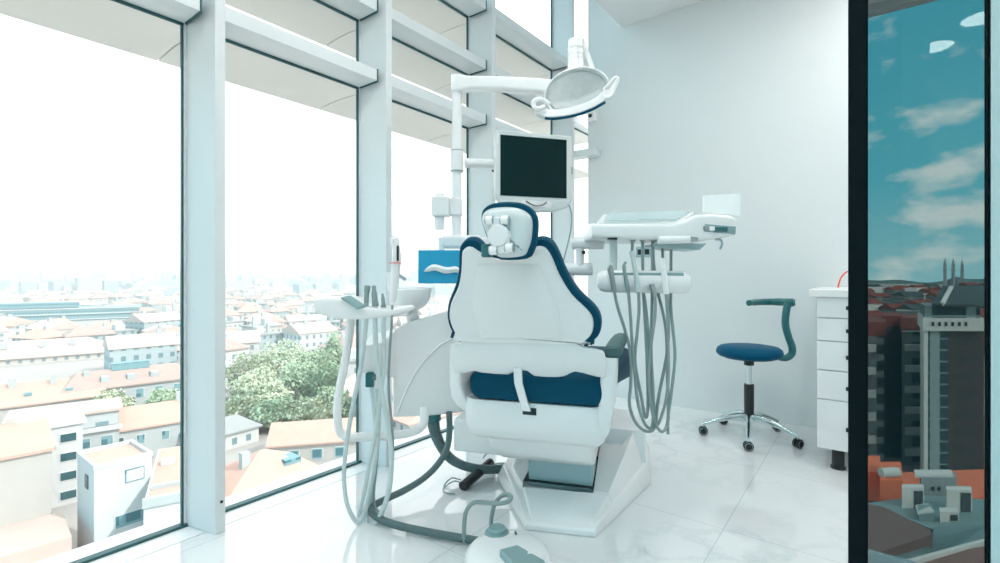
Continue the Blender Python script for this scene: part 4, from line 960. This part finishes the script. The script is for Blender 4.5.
# --- broad pink roof between the flats and the hall
d = 116; fr = houseframe(32, d, -.04); zt = zy(404, d)-G; w_ = 112/F*d
t = thing('broad_roof_house', 'broad house under one wide pink roof with dark skylights behind the ribbon windows', 'building', fr)
obj('wall', wbox(-w_/2, w_/2, 0, 22, 0, zt), M['cbeige'], t, fr)
bm = new(); prism(bm, [(-.6, zt-.2), (22.6, zt-.2), (22.6, zt+.1), (11, zt+3.6), (-.6, zt+.1)], -w_/2-.5, w_/2+.5, 'x'); obj('roof', bm, M['croof'][0], t, fr)
for x in (-8, -1.5, 6): obj('skylight', wbox(x, x+1.3, 3.5, 5, zt+1.1, zt+2.1), M['cteal'], t, fr)
for x in (-4.5, 3, 9.5): obj('chimney', wbox(x, x+1.2, 8.5, 9.7, zt+2.2, zt+5.2), M['cgrey'], t, fr)
# --- teal curtain wall building
d = 400; fr = houseframe(66, d, -.12); zt = zy(309, d)-G; w_ = 118/F*d
t = thing('teal_office', 'long low teal glazed office stretching across the middle rooftops', 'building', fr)
obj('wall', wbox(-w_/2, w_/2, 0, 40, 0, zt), M['cteal'], t, fr)
for z in (zt-.2, zt-4.6, zt-9): obj('floor_band', wbox(-w_/2-.6, w_/2+.6, -.7, .0, z, z+.8), M['cplain'], t, fr)
obj('plant_room', wbox(-w_/2+4, 6, 10, 24, zt+.6, zt+5), M['cteal'], t, fr)
# --- brown tiled house under the second bay
d = 72; fr = houseframe(262, d, .42); zt = zy(474, d)-G
t = thing('tiled_house', 'house with ribbed brown pink tile hip roof close under the second window bay', 'building', fr)
obj('wall', wbox(-6.5, 6.5, -5, 5, 0, zt), M['cbeige'], t, fr)
obj('roof', hip(new(), 13, 10, zt, 3.6, .6, .05), M['croof'][0], t, fr)
obj('chimney', wbox(-3.4, -2.3, -1.5, -.4, zt+1, zt+4.2), M['cgrey'], t, fr); obj('dormer', wbox(1.8, 4.2, -3.4, -.6, zt+.5, zt+2.2), M['cteal'], t, fr)
# --- pink house with teal shutters
d = 98; fr = houseframe(312, d, -.12); zt = zy(443, d)-G
t = thing('shuttered_house', 'pink roofed house with teal shuttered windows in front of the trees', 'building', fr)
obj('wall', wbox(-8, 12, 0, 10, 0, zt), M['cbeige'], t, fr)
bm = new(); prism(bm, [(-.6, zt-.2), (10.6, zt-.2), (10.6, zt+.1), (5, zt+3.2), (-.6, zt+.1)], -8.5, 12.5, 'x'); obj('roof', bm, M['croof'][0], t, fr)
for x in (-3.4, 1.0, 5.4): win(t, fr, x, 0, zt-2.2, 2.2, 2.2, 'cteal')
# --- grey roofed low house and pale house behind the trees
for (px, d, py, w_, lab, rm, yaw) in ((232, 105, 432, 12, 'small flat grey roofed shed tucked under the trees', 3, .5), (296, 215, 364, 22, 'wide teal roofed low house just behind the trees', 3, .3), (246, 205, 372, 26, 'white fronted low house at the edge of the trees', 1, -.1)):
    fr = houseframe(px, d, yaw); zt = zy(py, d)-G
    t = thing('low_house', lab, 'building', fr)
    obj('wall', wbox(-w_/2, w_/2, 0, w_*.7, 0, zt), M['cwall'][0], t, fr)
    bm = hip(new(), w_, w_*.7, zt, 2.4, .6, .5); bmesh.ops.translate(bm, verts=bm.verts, vec=(0, w_*.35, 0)); obj('roof', bm, M['croof'][rm], t, fr)
    obj('chimney', wbox(-w_*.2, -w_*.2+1.1, w_*.3, w_*.3+1.1, zt+1.2, zt+3.6), M['cgrey'], t, fr)
# --- trees
def tree(px, d, py, hgt, wid, m, label, grp):
    gz = zy(py, d)-hgt; gz = max(G, gz); fr = houseframe(px, d, random.random()*6, gz)
    t = thing('tree', label, 'tree', fr, grp)
    bm = new(); tube(bm, [(0, 0, G-gz), (.1, 0, hgt*.3), (-.1, .1, hgt*.6)], [.45, .16], 8, 3); obj('trunk', bm, M['bark'], t, fr)
    bm = new()
    for i in range(3600):
        while True:
            v = Vector((random.uniform(-1, 1), random.uniform(-1, 1), random.uniform(-1, 1)))
            if .45 < v.length < 1: break
        lump = 1+.22*math.sin(v.x*5+px)*math.cos(v.y*6)+.12*math.sin(v.z*9)
        c = Vector((v.x*wid*.5*lump, v.y*wid*.5*lump, hgt*.54+v.z*hgt*.46*lump))
        s = random.uniform(.28, .6); a = Vector((random.gauss(0, 1), random.gauss(0, 1), random.gauss(0, 1))).normalized(); b = a.orthogonal().normalized(); n_ = a.cross(b)
        bm.faces.new([bm.verts.new(c+b*s), bm.verts.new(c+a*s*.6), bm.verts.new(c-b*s), bm.verts.new(c-a*s*.6+n_*.1)])
    obj('foliage', bm, M[m], t, fr, sm=False); return t
TL = ['pale olive tree with broad crown amid the tree clump below the window', 'tree of the green clump beside the white low house', 'dark green tree at the assistant tray end of the clump', 'round green tree in front of the teal roofed house', 'small bushy tree at the foot of the green clump', 'tall narrow dark tree behind the white tray arm', 'bushy green tree by the grey blue mansard house', 'low green tree in front of the mansard windows']
for i, (px, d, py, h_, w_, m) in enumerate(((285, 160, 379, 15, 18, 'leaf2'), (250, 150, 388, 13, 15, 'leaf2'), (318, 150, 384, 14, 14, 'leaf'), (300, 140, 392, 12, 13, 'leaf'), (268, 130, 405, 9, 12, 'leaf2'), (334, 165, 372, 17, 7, 'leaf'), (166, 118, 398, 9, 11, 'leaf'), (110, 122, 402, 8, 9, 'leaf2'))):
    tree(px, d, py, h_, w_, m, TL[i], None)
for i, (px, d, py, h_, w_) in enumerate(((240, 122, 414, 7, 12), (276, 118, 416, 7, 11), (308, 120, 413, 7, 11), (332, 126, 410, 8, 10), (258, 140, 398, 10, 13), (325, 138, 396, 11, 12))):
    tree(px, d, py, h_, w_, 'leaf' if i % 2 else 'leaf2', 'low bushy tree in the front edge of the green clump below the window', 'bushy trees in front of the clump')
# --- crowded rooftops further away: copies of a few houses
HL = ['pale house with salmon tile roof among the crowded middle distance rooftops', 'pale house with washed out pink roof among the crowded middle distance rooftops', 'pale house with brownish roof among the crowded middle distance rooftops', 'pale flat house with grey roof among the crowded middle distance rooftops']
HG = ['salmon roofed houses', 'pink roofed houses', 'brown roofed houses', 'grey roofed houses']
def copy_tree(o, mtx):
    c = o.copy(); COL.objects.link(c); c.matrix_world = mtx
    for ch in o.children:
        cc = ch.copy(); COL.objects.link(cc); cc.parent = c
        for g in ch.children:
            gg = g.copy(); COL.objects.link(gg); gg.parent = cc
    return c
protos = []
for i in range(12):
    r = i % 4; fr = frame(-4000, 0, G, 0); w_, d_, h_ = random.uniform(12, 19), random.uniform(10, 14), random.uniform(4.5, 8)
    t = thing('city_house', HL[r], 'building', fr, HG[r])
    obj('wall', wbox(-w_/2, w_/2, -d_/2, d_/2, 0, h_), M['cwall'][i % 3], t, fr)
    if r == 3: bm = wbox(-w_/2-.4, w_/2+.4, -d_/2-.4, d_/2+.4, h_, h_+.6)
    elif i % 2: bm = gable(new(), w_, d_, h_, 3.2)
    else: bm = hip(new(), w_, d_, h_, 3.4, .6, .45)
    obj('roof', bm, M['croof'][r], t, fr)
    x = random.uniform(-w_*.3, w_*.3); bm = wbox(x, x+1.3, -1, .3, h_+.5, h_+4.4); obj('chimney', bm, M['cgrey'], t, fr)
    if r == 3: bm = wbox(-w_*.3, -w_*.05, -2, 2, h_+.6, h_+3.2); obj('roof_hut', bm, M['cplain'], t, fr)
    protos.append(t)
used = set(); spots = []
d = 118.0
while d < 900:
    s = 1+d/380
    st = 17.5*s/d*F
    px = -60+random.uniform(0, st)
    while px < 440:
        pj = px+random.uniform(-.2, .2)*st; dj = d+random.uniform(-.2, .2)*14*s
        bad = (d < 175 and (px < 205 or 218 < px < 345)) or (d < 250 and px < 100 and d > 150) or (d < 235 and 225 < px < 345) or (320 < d < 460 and -10 < px < 135)
        if not bad: spots.append((pj, dj, s))
        px += st
    d += 13.5*s
for i, (px, d, s) in enumerate(spots):
    j = i % 12 if i < 12 else random.randrange(12)
    o = protos[j]
    q_ = random.choice((0, PI/2, PI, -PI/2))+random.gauss(0, .2)+.35
    sc = .72+.28*s; hz = random.uniform(.75, 1.25)*(.85+.15*s)
    gz = G
    m_ = houseframe(px, d, q_, gz) @ Matrix.Diagonal((sc*random.uniform(.8, 1.15), sc*random.uniform(.85, 1.2), hz, 1))
    if j not in used and i < 12: o.matrix_world = m_; used.add(j)
    else: copy_tree(o, m_)
# --- the rise in the distance with its apartment blocks
def gz(d): return G+max(0, d-950)*.020
bm = new(); rows = []
for d in (950, 1300, 1800, 2400, 3000, 3600):
    rows.append([bm.verts.new((x*d/1000, d, gz(d)+ (0 if d > 950 else -.5))) for x in range(-1600, 700, 100)])
for a, b in zip(rows, rows[1:]):
    for i in range(len(a)-1): bm.faces.new((a[i], a[i+1], b[i+1], b[i]))
struct(obj('ground_rise', bm, M['ground'], None, CAMF), 'rising ground under the distant blocks', 'ground')
BL = ['white apartment block in the hazy far skyline', 'blue grey apartment block in the hazy far skyline', 'cream apartment block in the hazy far skyline']
bp = []
for i in range(9):
    fr = frame(-4000, 0, G, 0); w_, d_, h_ = random.uniform(16, 34), random.uniform(14, 20), random.uniform(22, 40)
    t = thing('apartment_block', BL[i % 3], 'building', fr, ['white blocks on the skyline', 'blue grey blocks on the skyline', 'cream blocks on the skyline'][i % 3])
    obj('wall', wbox(-w_/2, w_/2, -d_/2, d_/2, 0, h_), M['bwall'][i % 3], t, fr)
    obj('roof', wbox(-w_/2-.4, w_/2+.4, -d_/2-.4, d_/2+.4, h_, h_+.8), M['cplain'], t, fr)
    obj('lift_house', wbox(-3, 3, -3, 3, h_+.8, h_+4), M['cgrey'], t, fr); bp.append(t)
n_ = 0
for i in range(230):
    d = 900+1500*random.random()**1.1; px = random.uniform(-40, 470)
    g_ = gz(d); hs = random.choice((.55, .7, .8, 1.0, 1.15, 1.3)) if d > 1300 else random.choice((.4, .5, .6, .75, .95))
    m_ = houseframe(px, d, random.gauss(.2, .35), g_-1) @ Matrix.Diagonal((random.uniform(.8, 1.4), 1, hs, 1))
    if i < 9: bp[i].matrix_world = m_
    else: copy_tree(bp[i % 9], m_)
# ================================================================== ROOFTOPS BEHIND THE VIEWER (seen in the tinted door)
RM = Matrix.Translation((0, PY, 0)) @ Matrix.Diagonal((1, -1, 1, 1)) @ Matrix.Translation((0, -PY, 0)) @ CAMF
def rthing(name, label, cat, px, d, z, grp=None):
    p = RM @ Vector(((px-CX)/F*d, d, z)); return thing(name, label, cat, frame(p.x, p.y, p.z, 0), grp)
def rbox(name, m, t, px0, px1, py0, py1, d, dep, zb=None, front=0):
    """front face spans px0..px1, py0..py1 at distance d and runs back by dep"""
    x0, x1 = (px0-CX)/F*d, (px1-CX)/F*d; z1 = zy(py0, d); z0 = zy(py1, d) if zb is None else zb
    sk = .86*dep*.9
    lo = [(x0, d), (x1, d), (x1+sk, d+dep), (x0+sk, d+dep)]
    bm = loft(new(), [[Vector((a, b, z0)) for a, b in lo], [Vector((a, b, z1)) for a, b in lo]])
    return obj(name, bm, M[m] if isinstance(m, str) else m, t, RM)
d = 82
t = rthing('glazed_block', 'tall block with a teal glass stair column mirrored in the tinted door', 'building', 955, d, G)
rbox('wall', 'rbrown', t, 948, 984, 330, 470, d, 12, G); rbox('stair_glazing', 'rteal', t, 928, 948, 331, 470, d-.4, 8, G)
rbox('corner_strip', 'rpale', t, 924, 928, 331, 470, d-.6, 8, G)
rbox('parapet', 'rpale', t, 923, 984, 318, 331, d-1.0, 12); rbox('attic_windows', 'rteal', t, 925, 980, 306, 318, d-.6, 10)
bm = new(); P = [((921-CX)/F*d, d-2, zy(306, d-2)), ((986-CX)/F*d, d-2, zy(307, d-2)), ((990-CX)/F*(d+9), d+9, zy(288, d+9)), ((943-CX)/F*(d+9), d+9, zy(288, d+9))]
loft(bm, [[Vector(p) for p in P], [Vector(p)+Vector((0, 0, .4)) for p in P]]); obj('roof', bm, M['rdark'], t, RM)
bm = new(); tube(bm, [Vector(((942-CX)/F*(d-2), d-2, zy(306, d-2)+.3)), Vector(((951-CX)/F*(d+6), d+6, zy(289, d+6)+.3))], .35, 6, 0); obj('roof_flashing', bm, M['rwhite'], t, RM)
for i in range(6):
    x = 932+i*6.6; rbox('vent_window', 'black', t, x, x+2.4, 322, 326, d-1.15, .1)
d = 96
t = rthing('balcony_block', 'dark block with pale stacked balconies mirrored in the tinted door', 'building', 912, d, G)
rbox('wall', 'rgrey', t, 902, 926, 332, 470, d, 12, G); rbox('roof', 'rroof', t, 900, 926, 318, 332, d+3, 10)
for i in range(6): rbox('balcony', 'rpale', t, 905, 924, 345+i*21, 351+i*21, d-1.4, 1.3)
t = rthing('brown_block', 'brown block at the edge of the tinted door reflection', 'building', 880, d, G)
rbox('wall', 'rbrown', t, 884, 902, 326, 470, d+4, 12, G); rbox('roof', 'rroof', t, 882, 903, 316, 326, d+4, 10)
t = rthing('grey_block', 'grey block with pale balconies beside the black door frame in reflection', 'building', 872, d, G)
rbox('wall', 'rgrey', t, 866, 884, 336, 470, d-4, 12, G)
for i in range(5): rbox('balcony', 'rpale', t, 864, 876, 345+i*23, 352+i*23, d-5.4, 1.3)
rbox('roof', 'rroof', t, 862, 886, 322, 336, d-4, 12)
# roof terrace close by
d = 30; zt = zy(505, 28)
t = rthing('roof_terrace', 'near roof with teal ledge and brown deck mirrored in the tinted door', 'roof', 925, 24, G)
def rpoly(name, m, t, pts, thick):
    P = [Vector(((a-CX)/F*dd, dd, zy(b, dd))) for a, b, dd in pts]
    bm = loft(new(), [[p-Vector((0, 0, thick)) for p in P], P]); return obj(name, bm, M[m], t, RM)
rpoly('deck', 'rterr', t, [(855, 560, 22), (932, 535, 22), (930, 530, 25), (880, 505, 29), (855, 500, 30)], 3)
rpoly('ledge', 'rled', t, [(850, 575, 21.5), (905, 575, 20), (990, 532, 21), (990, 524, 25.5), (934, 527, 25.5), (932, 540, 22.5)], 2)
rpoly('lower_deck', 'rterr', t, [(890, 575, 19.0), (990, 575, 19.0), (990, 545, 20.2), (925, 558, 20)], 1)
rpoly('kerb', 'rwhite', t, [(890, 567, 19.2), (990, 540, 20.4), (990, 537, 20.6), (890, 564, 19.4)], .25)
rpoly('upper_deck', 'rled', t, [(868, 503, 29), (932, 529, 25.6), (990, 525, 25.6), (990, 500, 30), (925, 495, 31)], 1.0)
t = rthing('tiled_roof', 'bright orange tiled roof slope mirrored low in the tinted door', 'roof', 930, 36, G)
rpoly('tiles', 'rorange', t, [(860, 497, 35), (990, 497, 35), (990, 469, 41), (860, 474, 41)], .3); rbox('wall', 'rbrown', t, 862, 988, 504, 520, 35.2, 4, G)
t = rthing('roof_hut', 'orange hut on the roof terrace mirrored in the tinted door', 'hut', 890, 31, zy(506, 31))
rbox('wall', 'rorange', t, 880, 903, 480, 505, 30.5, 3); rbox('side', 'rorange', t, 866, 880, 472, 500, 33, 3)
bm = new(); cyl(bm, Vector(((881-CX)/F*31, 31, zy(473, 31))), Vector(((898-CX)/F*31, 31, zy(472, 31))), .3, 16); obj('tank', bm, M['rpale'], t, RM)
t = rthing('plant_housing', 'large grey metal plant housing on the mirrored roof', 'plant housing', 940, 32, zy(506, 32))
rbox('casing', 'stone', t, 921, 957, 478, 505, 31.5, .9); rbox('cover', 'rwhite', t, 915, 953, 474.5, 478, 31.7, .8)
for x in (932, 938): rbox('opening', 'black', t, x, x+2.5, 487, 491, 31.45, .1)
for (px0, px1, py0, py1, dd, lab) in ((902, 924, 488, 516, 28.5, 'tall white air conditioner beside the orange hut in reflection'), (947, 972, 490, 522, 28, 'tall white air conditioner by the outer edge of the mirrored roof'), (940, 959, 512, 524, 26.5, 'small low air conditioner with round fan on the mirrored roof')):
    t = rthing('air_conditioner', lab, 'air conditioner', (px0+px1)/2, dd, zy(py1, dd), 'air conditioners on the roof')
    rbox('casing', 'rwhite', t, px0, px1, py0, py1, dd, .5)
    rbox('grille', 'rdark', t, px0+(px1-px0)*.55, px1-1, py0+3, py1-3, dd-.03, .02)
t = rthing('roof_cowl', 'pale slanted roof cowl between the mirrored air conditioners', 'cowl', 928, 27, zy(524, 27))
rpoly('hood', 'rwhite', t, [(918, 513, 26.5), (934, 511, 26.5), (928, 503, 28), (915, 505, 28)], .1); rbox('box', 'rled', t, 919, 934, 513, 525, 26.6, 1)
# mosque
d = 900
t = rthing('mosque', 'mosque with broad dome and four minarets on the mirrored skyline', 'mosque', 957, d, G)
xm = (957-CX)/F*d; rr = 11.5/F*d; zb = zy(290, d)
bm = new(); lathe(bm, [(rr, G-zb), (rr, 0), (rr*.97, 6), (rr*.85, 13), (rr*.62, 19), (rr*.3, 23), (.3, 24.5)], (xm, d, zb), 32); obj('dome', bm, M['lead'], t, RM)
bm = new(); box(bm, xm-rr*1.5, xm+rr*1.5, d-rr, d+rr, G, zy(289, d)); obj('hall', bm, M['stone'], t, RM)
for px, pt in ((934.6, 258), (942.7, 258.5), (963.8, 259), (973, 258.5)):
    x = (px-CX)/F*d; zt = zy(pt, d); bm = new()
    lathe(bm, [(2.6, G), (2.4, zt-22), (3.4, zt-21.5), (3.4, zt-20), (2.2, zt-19.5), (2.2, zt-12), (3, zt-11.5), (2.2, zt-10.5), (.2, zt)], (x, d-rr if px < 950 else d+rr, 0), 14); obj('minaret', bm, M['stone'], t, RM)
# hills and town between
bm = new(); rows = []
for dd, f_ in ((2200, 0), (2600, .5), (3100, 1), (4000, .9)):
    rows.append([bm.verts.new(((px-CX)/F*dd, dd, zy(292-f_*(292-HPY), dd) if f_ else G)) for px in range(780, 1100, 10) for HPY in (276.5+5*math.sin(px*.021+1.1)+1.2*math.sin(px*.11),)])
for a, b in zip(rows, rows[1:]):
    for i in range(len(a)-1): bm.faces.new((a[i], a[i+1], b[i+1], b[i]))
struct(obj('hill', bm, M['hill'], None, RM), 'dark green hills on the mirrored horizon', 'hill')
for i in range(46):
    dd = 130*(1+i/9); px = random.uniform(855, 1000); 
    t = rthing('town_house', 'pale walled house with dark rust roof in the mirrored town', 'building', px, dd, G, 'mirrored town houses')
    h_ = random.uniform(8, 16)+dd*.012; w_ = 12/F*490; x = (px-CX)/F*dd
    bm = new(); box(bm, x-8, x+8, dd, dd+14, G, G+h_); obj('wall', bm, M['rgrey' if i % 3 else 'rwhite'], t, RM)
    bm = new(); prism(bm, [(dd-.6, G+h_), (dd+14.6, G+h_), (dd+7, G+h_+3.4)], x-8.6, x+8.6, 'x'); obj('roof', bm, M['rroof' if i % 4 else 'rdark'], t, RM)
# ------------------------------------------------------------------ haze over the city
hm = bpy.data.materials.new('haze'); n, l = nt(hm); n.remove(n['Principled BSDF'])
vs = n.new('ShaderNodeVolumeScatter'); vs.inputs['Color'].default_value = (.84, .89, .91, 1); vs.inputs['Density'].default_value = .00065; vs.inputs['Anisotropy'].default_value = .1
l.new(vs.outputs[0], n['Material Output'].inputs['Volume'])
hz_ = obj('haze', wbox(-2600, -14, -500, 2600, G+.2, 50), hm, fr=ROOM); tag(hz_, 'pale haze hanging over the distant city', 'haze', None, 'stuff')
# ================================================================== LIGHT
w = bpy.data.worlds.new('sky'); SC.world = w; w.use_nodes = True
n, l = w.node_tree.nodes, w.node_tree.links
bg = n['Background']
tc = n.new('ShaderNodeTexCoord'); sp_ = n.new('ShaderNodeSeparateXYZ'); l.new(tc.outputs['Generated'], sp_.inputs[0])
def Mth(op, a, b=None, clamp=False):
    x = n.new('ShaderNodeMath'); x.operation = op; x.use_clamp = clamp
    for i, v in enumerate((a, b)):
        if v is None: continue
        if isinstance(v, (int, float)): x.inputs[i].default_value = v
        else: l.new(v, x.inputs[i])
    return x.outputs[0]
# blue overhead and towards -Y, white haze low and towards -X
ramp = n.new('ShaderNodeValToRGB'); e = ramp.color_ramp.elements
e[0].position = .0; e[0].color = (.50, .98, 1.08, 1); e[1].position = .6; e[1].color = (.07, .56, .80, 1)
x2 = ramp.color_ramp.elements.new(.15); x2.color = (.19, .80, .98, 1)
l.new(sp_.outputs[2], ramp.inputs[0])
mp = n.new('ShaderNodeMapping'); mp.inputs['Scale'].default_value = (2.2, 2.2, 4.2); mp.inputs['Location'].default_value = (.4, .2, 1.1)
l.new(tc.outputs['Generated'], mp.inputs[0])
nz = n.new('ShaderNodeTexNoise'); nz.inputs['Scale'].default_value = 3.2; nz.inputs['Detail'].default_value = 9; nz.inputs['Roughness'].default_value = .55
l.new(mp.outputs[0], nz.inputs[0])
cr = n.new('ShaderNodeValToRGB'); cr.color_ramp.elements[0].position = .55; cr.color_ramp.elements[1].position = .67
l.new(nz.outputs['Fac'], cr.inputs[0])
mc = n.new('ShaderNodeMix'); mc.data_type = 'RGBA'; mc.inputs[7].default_value = (1.15, 1.3, 1.3, 1)
l.new(cr.outputs[0], mc.inputs[0]); l.new(ramp.outputs[0], mc.inputs[6])
haze = Mth('ADD', Mth('MULTIPLY', sp_.outputs[1], 2.5), 1.9, True)
mh = n.new('ShaderNodeMix'); mh.data_type = 'RGBA'; mh.inputs[7].default_value = (1.0, 1.04, 1.05, 1)
l.new(haze, mh.inputs[0]); l.new(mc.outputs[2], mh.inputs[6])
l.new(mh.outputs[2], bg.inputs['Color']); bg.inputs['Strength'].default_value = 1.5
sun = bpy.data.lights.new('sun', 'SUN'); sun.energy = 2.6; sun.angle = math.radians(1.5); sun.color = (1, .97, .92)
so_ = bpy.data.objects.new('sun', sun); COL.objects.link(so_); so_.location = (20, 0, 30)
so_.rotation_euler = Vector((-.8, -.22, -.72)).to_track_quat('-Z', 'Y').to_euler()
# ================================================================== CAMERA
cd = bpy.data.cameras.new('camera'); cd.sensor_width = 36; cd.lens = 36*F/1000; cd.shift_y = -(281.5-CY)/1000
cd.clip_start = .02; cd.clip_end = 9000
co = bpy.data.objects.new('camera', cd); COL.objects.link(co); co.location = CAM; co.rotation_euler = (PI/2, 0, TH)
SC.camera = co
SC.view_settings.view_transform = 'Standard'; SC.view_settings.look = 'None'; SC.view_settings.gamma = 1
SC.view_settings.use_curve_mapping = False; SC.view_settings.exposure = .62
SC.cycles.max_bounces = 12; SC.cycles.diffuse_bounces = 5; SC.cycles.glossy_bounces = 6; SC.cycles.transparent_max_bounces = 16
